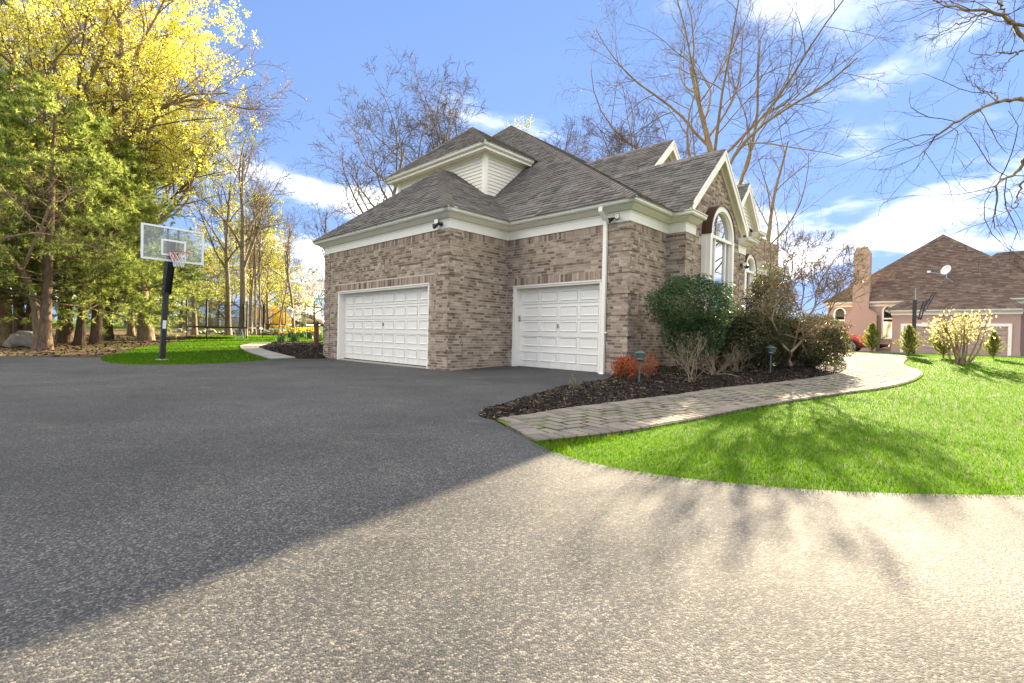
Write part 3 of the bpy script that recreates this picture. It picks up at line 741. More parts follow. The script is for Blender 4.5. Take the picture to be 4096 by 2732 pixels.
apA = Vector((-3.31, 2.22, 6.23))
roof_plane([(-6.94, -.32, E0), (.32, -.32, E0), apA])
roof_plane([(.32, -.32, E0), (.32, 3.4, E0), (-3.31, 3.4, 6.23), apA])
roof_plane([(-6.94, -.32, E0), apA, (-3.31, 4.5, 6.23), (-6.94, 4.5, E0)], False)
T = 8.3; PK = Vector((4.04 - 1.43 * T, 1.72 + T, E0 + pY * T)); zY = lambda b: E0 + pY * (b - 1.72)
LH = Vector((PK.x - 1.43 * 2.75, PK.y - 2.75, PK.z - pY * 2.75))
roof_plane([(4.04, 1.72, E0), PK, LH, (-6.5, 4.4, zY(4.4)), (-1.2, 1.72, E0)])
zX = lambda a: E0 + pX * (4.04 - a)
roof_plane([(4.04, 1.72, E0), (4.04, 7.9, E0), (2.6, 12, zX(2.6)), (PK.x, 20, PK.z), PK])
roof_plane([PK, LH, (LH.x, 21, LH.z), (PK.x, 20, PK.z)], False)
RW = [(-14.7, 9.2, 7.8), (-10.6, 9.2, 7.8), (-10.6, 20.3, 7.8), (-14.7, 20.3, 7.8)]; r0_, r1_ = (-12.6, 11.4, 9.3), (-12.6, 18.2, 9.3)  # hip roof of the added rear wing, out of view, part of the shade caster
for pl_ in ([RW[0], RW[1], r0_], [RW[1], RW[2], r1_, r0_], [RW[2], RW[3], r1_], [RW[3], RW[0], r0_, r1_]): roof_plane(pl_, False)
UP_ = Vector((-4.2, 4.29, 8.49)); EU = 6.73
roof_plane([(-7.02, 2.40, EU), (-1.41, 2.40, EU), UP_])
roof_plane([(-1.41, 2.40, EU), (-1.41, 6.13, EU), UP_])
roof_plane([(-7.02, 2.40, EU), UP_, (-7.02, 6.13, EU)], False)
roof_plane([(-7.02, 6.13, EU), UP_, (-1.41, 6.13, EU)], False)
RA = 4.36; RBK, RZ = 5.75, 5.985
roof_plane([(RA, 3.48, E0), (.4, 3.48, E0), (.4, RBK, RZ), (RA, RBK, RZ)])
roof_plane([(RA, 8.02, E0), (RA, RBK, RZ), (.4, RBK, RZ), (.4, 8.02, E0)])
roof_plane([(1.92, 4.95, 7.5 - .93 * 2.8), (-3, 4.95, 7.5 - .93 * 2.8), (-3, 7.75, 7.5), (1.92, 7.75, 7.5)])
roof_plane([(1.92, 10.55, 7.5 - .93 * 2.8), (1.92, 7.75, 7.5), (-3, 7.75, 7.5), (-3, 10.55, 7.5 - .93 * 2.8)], False)
roof_plane([(3.45, 9.1, 4.92), (.5, 9.1, 4.92), (.5, 10.5, 6.42), (3.45, 10.5, 6.42)])
roof_plane([(3.45, 11.9, 4.92), (3.45, 10.5, 6.42), (.5, 10.5, 6.42), (.5, 11.9, 4.92)])
roof_o = roof.build('roof', 'shingle', house, fix=True)
usm = MB(); usm.add([(0, 0, 0), (1, 0, 0), (1, 1, 0), (0, 1, 0), (0, 0, 1), (1, 0, 1), (1, 1, .2), (0, 1, .2)], [(0, 3, 2, 1), (4, 5, 6, 7), (0, 1, 5, 4), (1, 2, 6, 5), (2, 3, 7, 6), (3, 0, 4, 7)])
def lay_shingles(lst, parent, matname, size, ex, nsep=300, thick=None):
    sme = bpy.data.meshes.new('shingle'); sme.from_pydata(usm.v, [], usm.f); sme.materials.append(MATS[matname])
    sep = sorted([i for i, q in enumerate(lst) if q[5]], key=lambda i: -size(lst[i]))[:nsep]; sepset = set(sep); mb = MB()
    for i, (o, e, s, n, q, full, x, y, w, th) in enumerate(lst):
        th *= (thick or 1)
        if i in sepset:
            c = o + e * (x + .005) + s * y; unit_place('shingle', sme, parent, c, e * (w - .010), s * (ex + .004), n * th); continue
        bt = [o + e * p.x + s * p.y for p in q]; tp = [b + n * th * (1 - .8 * min(1, max(0, (p.y - y) / ex))) for b, p in zip(bt, q)]
        m = len(q); mb.add(bt + tp, [tuple(reversed(range(m))), tuple(range(m, 2 * m))] + [(j, (j + 1) % m, (j + 1) % m + m, j + m) for j in range(m)])
    tag(mb.build('shingles', matname, parent), kind='stuff')
def shsize(q):
    c = q[0] + q[1] * (q[6] + q[8] / 2) + q[2] * q[7]; return cam_size(c.x, c.y, c.z, q[8], .143, q[3])
lay_shingles(sh_list, roof_o, 'shingle', shsize, .143)
def caps(parent, mat, p, q, n1, n2, wing=.17, ex=.14, name='cap_shingle', th=.012):
    """bent cap pieces lapping up a hip; n1, n2 normals of its two slopes"""
    p, q = Vector(p), Vector(q); d = (q - p).normalized(); L = (q - p).length
    a1 = n1.cross(d).normalized(); a2 = n2.cross(d).normalized()
    if a1.z > 0: a1 = -a1
    if a2.z > 0: a2 = -a2
    nn = (n1 + n2).normalized(); me = bpy.data.meshes.new(name); pf = [a1 * wing, Vector((0, 0, 0)) + nn * .004, a2 * wing]
    vs = []
    for t, h in ((0, th * 2.0), (ex * 1.15, th * .6)):
        for k in pf: vs.append(k + d * t + nn * h)
        for k in pf: vs.append(k + d * t + nn * (h - th))
    me.from_pydata(vs, [], [(0, 1, 7, 6), (1, 2, 8, 7), (3, 9, 10, 4), (4, 10, 11, 5), (0, 3, 4, 1), (1, 4, 5, 2), (6, 7, 10, 9), (7, 8, 11, 10), (0, 6, 9, 3), (2, 5, 11, 8)])
    bm = bmesh.new(); bm.from_mesh(me); bmesh.ops.recalc_face_normals(bm, faces=bm.faces); bm.to_mesh(me); bm.free()
    me.materials.append(MATS[mat])
    for k in range(int(L / ex)):
        o = link(name, me, parent); o.location = p + d * (k * ex)
nYm = Vector((0, -pY, 1)).normalized(); nXm = Vector((pX, 0, 1)).normalized(); nXn = Vector((-pX, 0, 1)).normalized(); nYp = Vector((0, pY, 1)).normalized()
caps(roof_o, 'cap', (.32, -.32, E0), apA, nYm, nXm)
caps(roof_o, 'cap', apA, (-3.31, 2.8, 6.23), nXm, nXn)
caps(roof_o, 'cap', (4.04, 1.72, E0), PK, nYm, nXm)
caps(roof_o, 'cap', LH, PK, nYm, nXn)
caps(roof_o, 'cap', (-1.41, 2.40, EU), UP_, nYm, nXm); caps(roof_o, 'cap', (-7.02, 2.40, EU), UP_, nYm, nXn)
caps(roof_o, 'cap', (1.0, RBK, RZ), (RA - .05, RBK, RZ), nYm, nYp); caps(roof_o, 'cap', (-2, 7.75, 7.5), (1.85, 7.75, 7.5), nYm, nYp)
caps(roof_o, 'cap', (.5, 10.5, 6.42), (3.4, 10.5, 6.42), nYm, nYp)
# --- gable trim: barge boards and soffits
def barge(a, bL, bR, bk, z0, zk, wd=.2, depth=.16, wall_a=4.18):
    for b0 in (bL, bR):
        sgn = 1 if b0 < bk else -1
        d = Vector((0, bk - b0, zk - z0)).normalized(); nv = Vector((0, -d.z * sgn, d.y * sgn)) * 1.0
        p, q = Vector((a, b0, z0 - .03)), Vector((a, bk, zk - .03)); dn = Vector((0, 0, -wd / max(.3, d.y * sgn)))
        MB().prism([p, q, q + dn, p + dn], (.028, 0, 0)).build('barge_board', 'white_paint', house, fix=True)
        MB().prism([p + Vector((.029, 0, 0)), q + Vector((.029, 0, 0)), q + dn * .32 + Vector((.029, 0, 0)), p + dn * .32 + Vector((.029, 0, 0))], (.018, 0, 0)).build('barge_trim', 'white_paint', house, fix=True)
        o2 = dn * .42
        MB().prism([p + o2, q + o2, q + o2 * 1.25, p + o2 * 1.25], (wall_a - a, 0, 0)).build('soffit', 'white_paint', house, fix=True)
        MB().prism([p + dn * .55 + Vector((wall_a - a + .001, 0, 0)), q + dn * .55 + Vector((wall_a - a + .001, 0, 0)), q + dn * 1.15 + Vector((wall_a - a + .001, 0, 0)), p + dn * 1.15 + Vector((wall_a - a + .001, 0, 0))], (.03, 0, 0)).build('rake_frieze', 'white_paint', house, fix=True)
barge(RA - .03, 3.80, 7.70, RBK, RZ - pY * 1.95, RZ)
barge(1.90, 5.2, 10.3, 7.75, 7.5 - .93 * 2.55, 7.5, .22, wall_a=1.73)
barge(3.43, 9.15, 11.85, 10.5, 6.42 - 1.071 * 1.35, 6.42, .18, wall_a=3.25)
# weatherboards of the third gable
for k in range(11):
    z = 5.0 + k * .12; hw = (6.25 - z) / 1.071
    if hw > .1: MB().add([(3.27, 10.5 - hw, z), (3.27, 10.5 + hw, z), (3.25, 10.5 + hw * .9, z + .12), (3.25, 10.5 - hw * .9, z + .12), (3.2, 10.5 - hw, z), (3.2, 10.5 + hw, z), (3.2, 10.5 + hw * .9, z + .12), (3.2, 10.5 - hw * .9, z + .12)],
             [(0, 1, 2, 3), (4, 7, 6, 5), (0, 4, 5, 1), (3, 2, 6, 7), (0, 3, 7, 4), (1, 5, 6, 2)]).build('clapboard', 'siding_paint', house, fix=True)
# eaves returns on the far side of the bay and below the third gable
def eave(path, z, name='gutter'):
    dz = z - 3.92
    sweep(path, [(o, q + dz) for o, q in F]).build('frieze', 'white_paint', house, fix=True)
    sweep(path, [(o, q + dz) for o, q in S]).build('cornice', 'white_paint', house, fix=True)
    sweep(path, [(o, q + dz) for o, q in Gt]).build('gutter', 'gutter_paint', house, fix=True)
eave([(4.1821, 7.36), (4.1821, 7.9341), (3.28, 7.9341)], 3.92)
eave([(3.25, 11.45), (3.25, 11.9), (2.6, 11.9)], 4.92)
eave([(3.25, 12.1), (3.25, 15)], 3.92)
eave([(3.25, 8.3), (3.25, 9.6)], 3.92)

# --- garage doors
def garage_door(fr, o0, o1, top, ncol, u_first, u_last, rows, name_lbl):
    rec = .2
    g = bpy.data.objects.new('garage_door', None); COL.objects.link(g); g.parent = house; g['label'] = name_lbl
    du0, du1 = o0 + .10, o1 - .06; dz0, dz1 = .06, top - .07
    nr = 5; hs = (dz1 - dz0) / nr
    for r in range(nr):       # five hinged sections
        z0, z1 = dz0 + r * hs, dz0 + (r + 1) * hs - .010
        MB().prism([fr.P(du0, z0, -rec), fr.P(du1, z0, -rec), fr.P(du1, z0, -rec - .045), fr.P(du0, z0, -rec - .045)], (0, 0, z1 - z0)).build('door_section', 'door_paint', g, fix=True)
    cw = (du1 - du0 - .16) / ncol
    for r in range(nr):
        zt = rows[r]; zb = zt - .245
        for c in range(ncol):
            a, b = du0 + .08 + c * cw + .045, du0 + .08 + (c + 1) * cw - .045
            # pressed panel: a bevelled rim standing proud, field set back inside it
            e, f = .007, .030
            O = [(a, zb), (b, zb), (b, zt), (a, zt)]; I = [(a + e, zb + e), (b - e, zb + e), (b - e, zt - e), (a + e, zt - e)]; K = [(a + f, zb + f), (b - f, zb + f), (b - f, zt - f), (a + f, zt - f)]
            mb = MB(); vs = [fr.P(u, z, -rec + .001) for u, z in O] + [fr.P(u, z, -rec + .024) for u, z in I] + [fr.P(u, z, -rec + .004) for u, z in K]
            mb.add(vs, [(i, (i + 1) % 4, (i + 1) % 4 + 4, i + 4) for i in range(4)] + [(i + 4, (i + 1) % 4 + 4, (i + 1) % 4 + 8, i + 8) for i in range(4)] + [(8, 9, 10, 11)])
            mb.build('door_panel', 'door_paint', g)
    # seal, sill
    MB().prism([fr.P(du0, .035, -rec - .005), fr.P(du1, .035, -rec - .005), fr.P(du1, .035, -rec - .05), fr.P(du0, .035, -rec - .05)], (0, 0, .03)).build('seal', 'black_rubber', g, fix=True)
    MB().prism([fr.P(o0 + .005, -.1, -.02), fr.P(o1 - .005, -.1, -.02), fr.P(o1 - .005, -.1, -rec - .1), fr.P(o0 + .005, -.1, -rec - .1)], (0, 0, .132)).build('sill', 'concrete', g, fix=True)
    # handle: plate and T bar, lift handle at the foot
    um = (du0 + du1) / 2 - .02; hm = rows[2] - .22 + .06
    MB().prism([fr.P(um - .012, hm, -rec + .001), fr.P(um + .012, hm, -rec + .001), fr.P(um + .012, hm, -rec + .010), fr.P(um - .012, hm, -rec + .010)], (0, 0, .10)).build('handle_plate', 'dark_metal', g, fix=True)
    MB().tube([fr.P(um + .025, hm + .015, -rec + .035), fr.P(um + .025, hm + .085, -rec + .035)], .007, 8).bar(fr.P(um, hm + .05, -rec), fr.P(um + .025, hm + .05, -rec + .035), .01, .01).build('handle', 'dark_metal', g)
    MB().tube([fr.P(um - .06, .13, -rec), fr.P(um - .06, .135, -rec + .04), fr.P(um + .06, .135, -rec + .04), fr.P(um + .06, .13, -rec)], .007, 6).build('lift_handle', 'white_paint', g)
    # white jambs and head casing
    for (a, b, nm) in ((o0 + .001, o0 + .10, 'jamb'), (o1 - .06, o1 - .001, 'jamb')):
        MB().prism([fr.P(a, -.02, -.004), fr.P(b if nm != 'jamb' or a < o0 + .01 else b, -.02, -.004), fr.P(b, -.02, -rec - .06), fr.P(a, -.02, -rec - .06)], (0, 0, top + .02)).build('jamb', 'white_paint', g, fix=True)
    MB().prism([fr.P(o0 + .10, top - .075, -.006), fr.P(o1 - .06, top - .075, -.006), fr.P(o1 - .06, top - .075, -rec - .06), fr.P(o0 + .10, top - .075, -rec - .06)], (0, 0, .074)).build('head_casing', 'white_paint', g, fix=True)
    MB().prism([fr.P(o0 - .0, top - .03, .022), fr.P(o1, top - .03, .022), fr.P(o1, top - .03, -.004), fr.P(o0, top - .03, -.004)], (0, 0, .028)).build('drip_cap', 'white_paint', g, fix=True)
    return g
gdA = garage_door(WA, DA0, DA1, DAT, 8, 1.28, 5.6, [.479, .869, 1.263, 1.657, 2.045], 'wide white double garage door with eight columns of panels')
gdB = garage_door(WB, DB0, DB1, DBT, 4, .47, 2.9, [.5015, .8904, 1.2823, 1.6715, 2.06], 'narrower white single garage door with four columns of panels')
# keypad on the jamb of the narrower door
kp = MB().prism([WB.P(DB0 + .105, 1.30, -.12), WB.P(DB0 + .125, 1.30, -.12), WB.P(DB0 + .125, 1.30, -.17), WB.P(DB0 + .105, 1.30, -.17)], (0, 0, .15)).build('keypad', 'keypad', gdB, fix=True)
# --- downspout
ds = MB(); us_ = 3.14
path = [WB.P(us_, 3.83, .27), WB.P(us_, 3.74, .27), WB.P(us_, 3.56, .09), WB.P(us_, 3.42, .065), WB.P(us_, .10, .065)]
for i in range(len(path) - 1): ds.bar(path[i], path[i + 1] + (path[i + 1] - path[i]).normalized() * .02, .092, .068, (0, 1, 0))
dso = ds.build('downspout', 'white_paint', house)
MB().bar(WB.P(us_ - .055, 1.02, .065), WB.P(us_ + .10, 1.02, .065), .075, .03).build('pipe_strap', 'white_paint', dso)
MB().bar(WB.P(us_, .10, .065), WB.P(us_, .03, .10), .10, .075, (0, 1, 0)).build('pipe_shoe', 'white_paint', dso)
# --- flood lights
def flood(fr, u, z, dirs, black):
    g = bpy.data.objects.new('flood_light', None); COL.objects.link(g); g.parent = house
    c = fr.P(u, z, .036); MB().tube([c, c + fr.n * .035], .055, 14).build('mount', 'black_metal' if black else 'dark_metal', g)
    for d in dirs:
        d = (fr.d * d[0] + fr.n * d[1] + Vector((0, 0, d[2]))).normalized(); p = c + fr.n * .04
        pts = [p, p + d * .07, p + d * .10, p + d * .17, p + d * .19]
        MB().tube(pts[:3], [.016, .02, .045], 12).tube(pts[2:], [.030, .062, .064], 14, False).build('lamp_head', 'black_metal' if black else 'dark_metal', g)
        MB().tube([pts[3], pts[4] + d * .012], [.056, .056], 14).build('lens', 'lamp_lens', g)
flood(WA, 6.35, 3.60, ((-.9, .5, -.35), (.35, .9, .1)), False)
flood(WB, 3.42, 3.60, ((-.9, .5, -.5), (.55, .8, -.15)), True)
flood(WF, 3.75, 3.15, ((-.8, .6, -.1), (.8, .6, -.3)), True)

# --- arched windows
def arch_window(fr, uc, hw, zb, zs, proj, lbl, hood=True):
    g = bpy.data.objects.new('arched_window', None); COL.objects.link(g); g.parent = house; g['label'] = lbl
    N = 20
    arc = lambda r, d, n=N: [fr.P(uc + r * math.cos(math.pi * (1 - k / n)), zs + r * math.sin(math.pi * (1 - k / n)), d) for k in range(n + 1)]
    # box round the window: two sides and the arch
    for s in (-1, 1):
        u0, u1 = (uc - hw, uc - hw + .13) if s < 0 else (uc + hw - .13, uc + hw)
        MB().prism([fr.P(u0, zb, proj), fr.P(u1, zb, proj), fr.P(u1, zb, -.05), fr.P(u0, zb, -.05)], (0, 0, zs - zb)).build('side_casing', 'white_paint', g, fix=True)
        u2, u3 = (u0 - .012, u0 + .05) if s < 0 else (u1 - .05, u1 + .012)
        MB().prism([fr.P(u2, zb, proj * .55), fr.P(u3, zb, proj * .55), fr.P(u3, zb, -.05), fr.P(u2, zb, -.05)], (0, 0, zs - zb + .004)).build('side_trim', 'white_paint', g, fix=True)
    def ring(r0, r1, d0, d1, nm, mt):
        a, b, c, d = arc(r0, d1), arc(r1, d1), arc(r0, d0), arc(r1, d0); mb = MB(); n = N + 1
        mb.add(a + b + c + d, sum(([(k, k + 1, n + k + 1, n + k), (2 * n + k, 3 * n + k, 3 * n + k + 1, 2 * n + k + 1), (k, 2 * n + k, 2 * n + k + 1, k + 1), (n + k, n + k + 1, 3 * n + k + 1, 3 * n + k)] for k in range(N)), []) + [(0, n, 3 * n, 2 * n), (N, 2 * n + N, 3 * n + N, n + N)])
        return mb.build(nm, mt, g, fix=True)
    ring(hw - .13, hw, -.05, proj, 'arch_casing', 'white_paint'); ring(hw - .16, hw - .132, -.04, proj - .05, 'arch_frame', 'white_paint')
    if hood: ring(hw + .001, hw + .030, -.02, proj + .03, 'copper_hood', 'bronze')
    # panes and bars
    r = hw - .16; mb = MB(); a = arc(r, proj - .10); mb.prism(a, -fr.n * .012); mb.build('pane', 'glass', g, fix=True)
    iw = hw - .13; m1 = iw * .52
    for u0, u1 in ((-iw + .045, -m1 - .03), (-m1 + .03, m1 - .03), (m1 + .03, iw - .045)):
        MB().prism([fr.P(uc + u0, zb + .05, proj - .10), fr.P(uc + u1, zb + .05, proj - .10), fr.P(uc + u1, zb + .05, proj - .112), fr.P(uc + u0, zb + .05, proj - .112)], (0, 0, zs - zb - .12)).build('pane', 'glass', g, fix=True)
        for ue, us in ((u0 - .03, u0), (u1, u1 + .03)):
            MB().prism([fr.P(uc + ue, zb, proj - .06), fr.P(uc + us, zb, proj - .06), fr.P(uc + us, zb, proj - .12), fr.P(uc + ue, zb, proj - .12)], (0, 0, zs - zb - .045)).build('sash_bar', 'white_paint', g, fix=True)
    for z0, h, d in ((zs - .07, .075, proj - .02), (zb, .07, proj - .03)):
        MB().prism([fr.P(uc - iw, z0, d), fr.P(uc + iw, z0, d), fr.P(uc + iw, z0, proj - .13), fr.P(uc - iw, z0, proj - .13)], (0, 0, h)).build('transom', 'white_paint', g, fix=True)
    MB().prism([fr.P(uc - hw - .03, zb - .05, proj + .04), fr.P(uc + hw + .03, zb - .05, proj + .04), fr.P(uc + hw + .03, zb - .05, -.02), fr.P(uc - hw - .03, zb - .05, -.02)], (0, 0, .05)).build('sill', 'white_paint', g, fix=True)
    MB().prism([fr.P(uc - hw + .13, zb, proj - .2), fr.P(uc + hw - .13, zb, proj - .2), fr.P(uc + hw - .13, zb, -.04), fr.P(uc - hw + .13, zb, -.04)], (0, 0, zs - zb)).build('backing', 'dark_metal', g, fix=True)
    return g
arch_window(WF, WC, WHW, .55, 3.58, .235, 'tall arched front window with copper hood in brick gable')
arch_window(W3, 3.05, .58, .65, 3.42, .16, 'farther small arched window beyond the brick gable')
# ------------------------------------------------------------------ front walk: pavers laid herringbone with a border course
path_root = tag(bpy.data.objects.new('paver_walk', None), 'curving grey paver walk with soldier border leading to the front door', 'walkway')
COL.objects.link(path_root); path_root.location = (0, 0, 0)
pv = []      # (cx, cy, dirx, diry, len, wid, top)
def border(line, side, w=.20, ln=.125):
    pts = [Vector(p) for p in line]; acc = 0; k = 0; seg = [(pts[i], pts[i + 1]) for i in range(len(pts) - 1)]
    tot = sum((b - a).length for a, b in seg); s = .02
    def at(s):
        for a, b in seg:
            l = (b - a).length
            if s <= l: return a.lerp(b, s / l), (b - a) / l
            s -= l
        return pts[-1], (pts[-1] - pts[-2]).normalized()
    while s + ln < tot:
        p, d = at(s + ln / 2); n = Vector((-d.y, d.x)) * side; c = p + n * (w / 2 + .01)
        pv.append((c.x, c.y, d.x, d.y, ln - .024, w - .018, .037 + random.uniform(-.003, .004), 1)); s += ln
border(WR_, 1, .215, .142); border(WL_, -1, .215, .142)
# end course at the driveway
e0, e1 = Vector(WR_[0]), Vector(WL_[0]); d_ = (e1 - e0); Le = d_.length; d_ /= Le; nrm = Vector((d_.y, -d_.x))
if (Vector(WR_[5]) - e0).dot(nrm) < 0: nrm = -nrm
for k in range(int((Le - .46) / .142)):
    c = e0 + d_ * (.23 + (k + .5) * .142) + nrm * .115; pv.append((c.x, c.y, d_.x, d_.y, .130, .20, .036 + random.uniform(-.003, .003), 1))
A_ = R(36); ax = Vector((math.cos(A_), math.sin(A_))); ay = Vector((-ax.y, ax.x)); Wp = .145
def inset_ok(x, y):
    return inside(x, y, walk_poly) and dist_line(x, y, WR_) > .14 and dist_line(x, y, WL_) > .14 and ((Vector((x, y)) - e0).dot(nrm) > .13)
o_ = Vector((4, 8))
for i in range(-60, 90):
    for j in range(-70, 110):
        m = (i - j) % 4
        # herringbone on a unit grid: cell (i,j) starts a horizontal or vertical brick
        if m == 0: c = o_ + ax * (i + 1) * Wp + ay * (j + .5) * Wp; d = ax
        elif m == 2 - 1 and False: continue
        elif m == 3: c = o_ + ax * (i + .5) * Wp + ay * (j + 1) * Wp; d = ay
        else: continue
        if inset_ok(c.x, c.y):
            pv.append((c.x, c.y, d.x, d.y, 2 * Wp - .030, Wp - .030, .030 + random.uniform(-.004, .004), 0))
pv.sort(key=lambda q: q[0] ** 2 + q[1] ** 2)
# unit paver: bevelled top
b_ = .04
um = MB(); um.add([(-.5, -.5, 0), (.5, -.5, 0), (.5, .5, 0), (-.5, .5, 0), (-.5, -.5, .75), (.5, -.5, .75), (.5, .5, .75), (-.5, .5, .75), (-.5 + b_, -.5 + b_, 1), (.5 - b_, -.5 + b_, 1), (.5 - b_, .5 - b_, 1), (-.5 + b_, .5 - b_, 1)],
    [(0, 1, 5, 4), (1, 2, 6, 5), (2, 3, 7, 6), (3, 0, 4, 7), (4, 5, 9, 8), (5, 6, 10, 9), (6, 7, 11, 10), (7, 4, 8, 11), (8, 9, 10, 11)])
pme = bpy.data.meshes.new('paver'); pme.from_pydata(um.v, [], um.f); pme.materials.append(MATS['paver'])
rest = MB()
for i, (x, y, dx, dy, l, w, top, bd) in enumerate(pv):
    a = random.uniform(-.03, .03); c_, s_ = math.cos(a), math.sin(a); dx, dy = dx * c_ - dy * s_, dx * s_ + dy * c_
    z = gz(x, y); ex = (gz(x + dx * .1, y + dy * .1) - z) * 10 + random.uniform(-.015, .015); ey = (gz(x - dy * .1, y + dx * .1) - z) * 10 + random.uniform(-.02, .02)
    X = Vector((dx, dy, ex)) * l; Y = Vector((-dy, dx, ey)) * w; Z = Vector((0, 0, .05)); C = Vector((x, y, z + top - .05))
    if i < 300: unit_place('paver', pme, path_root, C, X, Y, Z)
    else: rest.add([C + X * p[0] + Y * p[1] + Z * p[2] for p in um.v], um.f)
tag(rest.build('pavers', 'paver', path_root), kind='stuff')
# slab walk beside the garage
slab_root = tag(bpy.data.objects.new('slab_walk', None), 'stepping walk of broad grey stone slabs by the daffodil bed', 'walkway'); COL.objects.link(slab_root)
sl = [((1190, 1376), (1520, 1362)), ((1080, 1342), (1400, 1334)), ((960, 1306), (1260, 1298)), ((880, 1276), (1150, 1266)), ((835, 1250), (1075, 1243)), ((810, 1226), (1035, 1228)), ((815, 1208), (1060, 1208)), ((880, 1190), (1150, 1190)), ((960, 1176), (1210, 1170))]
for i in range(len(sl) - 1):
    q = [G(*c4d(*p)) for p in (sl[i][0], sl[i][1], sl[i + 1][1], sl[i + 1][0])]; c = sum(q, Vector()) / 4
    q = [c + (p - c) * .975 + Vector((0, 0, .008)) for p in q]; MB().prism(q, (0, 0, .035 + .004 * (i % 2))).build('slab', 'slab', slab_root, fix=True)

# ------------------------------------------------------------------ pink stucco house
ph = thing('pink_house', 'pink stucco house with brown shingle roof beyond the lawn', 'house', (*h2w(6, 34), .3), -YAW)
def nb(a, b, z): return (a - 6, b - 34, z - .3)
def nbox(a0, a1, b0, b1, z0, z1, name, mat, parent=None): return MB().box(a0 - 6, a1 - 6, b0 - 34, b1 - 34, z0 - .3, z1 - .3).build(name, mat, parent or ph)
nbox(5.25, 11.25, 34, 40, .1, 2.86, 'wall', 'stucco'); nbox(1.1, 12.9, 36.2, 46, .1, 3.7, 'wall', 'stucco'); nbox(7, 18, 42, 50, .1, 5.6, 'wall', 'stucco')
nbox(5.22, 11.28, 33.97, 34.0, .1, .95 - .3, 'plinth', 'stucco')
proof = MB(); plist = []
def nroof(poly, sh=True): roof_plane([nb(*p) for p in poly], sh, .16, None, .18, .45, proof, plist)
eg = 3.22
nroof([(4.95, 33.65, eg), (11.5, 33.65, eg), (8.4, 36.7, 5.75)])
nroof([(4.95, 33.65, eg), (8.4, 36.7, 5.75), (8.4, 41, 5.75), (4.95, 41, eg)]); nroof([(11.5, 33.65, eg), (11.5, 41, eg), (8.4, 41, 5.75), (8.4, 36.7, 5.75)])
em = 4.0; pk = (7.45, 40.2, 9.08)
nroof([(.8, 35.85, em), (13.6, 35.85, em), pk]); nroof([(.8, 35.85, em), pk, (7.45, 43, 9.08), (.8, 46, em)], False); nroof([(13.6, 35.85, em), (13.6, 46, em), (7.45, 43, 9.08), pk])
nroof([(8, 41.6, 5.8), (19, 41.6, 5.8), (16.5, 44.2, 8.0), (10.4, 44.2, 8.0)]); nroof([(8, 41.6, 5.8), (10.4, 44.2, 8.0), (8, 48, 5.8)], False)
proof_o = proof.build('roof', 'pink_shingle', ph, fix=True)
c0 = Vector((0, 0, 0)); nca, ncb = CAMH_A - 6, CAMH_B - 34
def psize(q):
    c = q[0] + q[1] * (q[6] + q[8] / 2) + q[2] * q[7]; v = Vector((nca - c.x, ncb - c.y, .6 - c.z)); return max(0, v.dot(q[3])) / v.length ** 3 * q[8]
lay_shingles(plist, proof_o, 'pink_shingle', psize, .16, 300, 1.3)
for p, q, n1, n2 in (((4.95, 33.65, eg), (8.4, 36.7, 5.75), (0, -.83, 1), (-.73, 0, 1)), ((11.5, 33.65, eg), (8.4, 36.7, 5.75), (0, -.83, 1), (.8, 0, 1)), ((13.6, 35.85, em), pk, (0, -1.16, 1), (.82, 0, 1)), ((.8, 35.85, em), pk, (0, -1.16, 1), (-.76, 0, 1))):
    caps(proof_o, 'pink_shingle', nb(*p), nb(*q), Vector(n1).normalized(), Vector(n2).normalized(), .22, .26)
def nsweep(path, prof, name, mat): return sweep([(a - 6, b - 34) for a, b in path], [(o, z - .3) for o, z in prof]).build(name, mat, ph, fix=True)
nsweep([(5.25, 36.1), (5.25, 34), (11.25, 34), (11.25, 40)], [(0, 2.86), (.06, 2.86), (.08, 3.0), (.24, 3.08), (.24, 3.18), (0, 3.18)], 'frieze', 'white_paint')
nsweep([(5.25, 36.1), (5.25, 34), (11.25, 34), (11.25, 40)], [(.243, 3.09), (.33, 3.10), (.35, 3.23), (.243, 3.22)], 'gutter', 'gutter_paint')
nsweep([(1.1, 44), (1.1, 36.2), (12.9, 36.2), (12.9, 44)], [(0, 3.62), (.06, 3.62), (.08, 3.76), (.26, 3.85), (.26, 3.95), (0, 3.95)], 'frieze', 'white_paint')
nsweep([(1.1, 44), (1.1, 36.2), (12.9, 36.2), (12.9, 44)], [(.263, 3.86), (.34, 3.87), (.36, 4.0), (.263, 3.99)], 'gutter', 'gutter_paint')
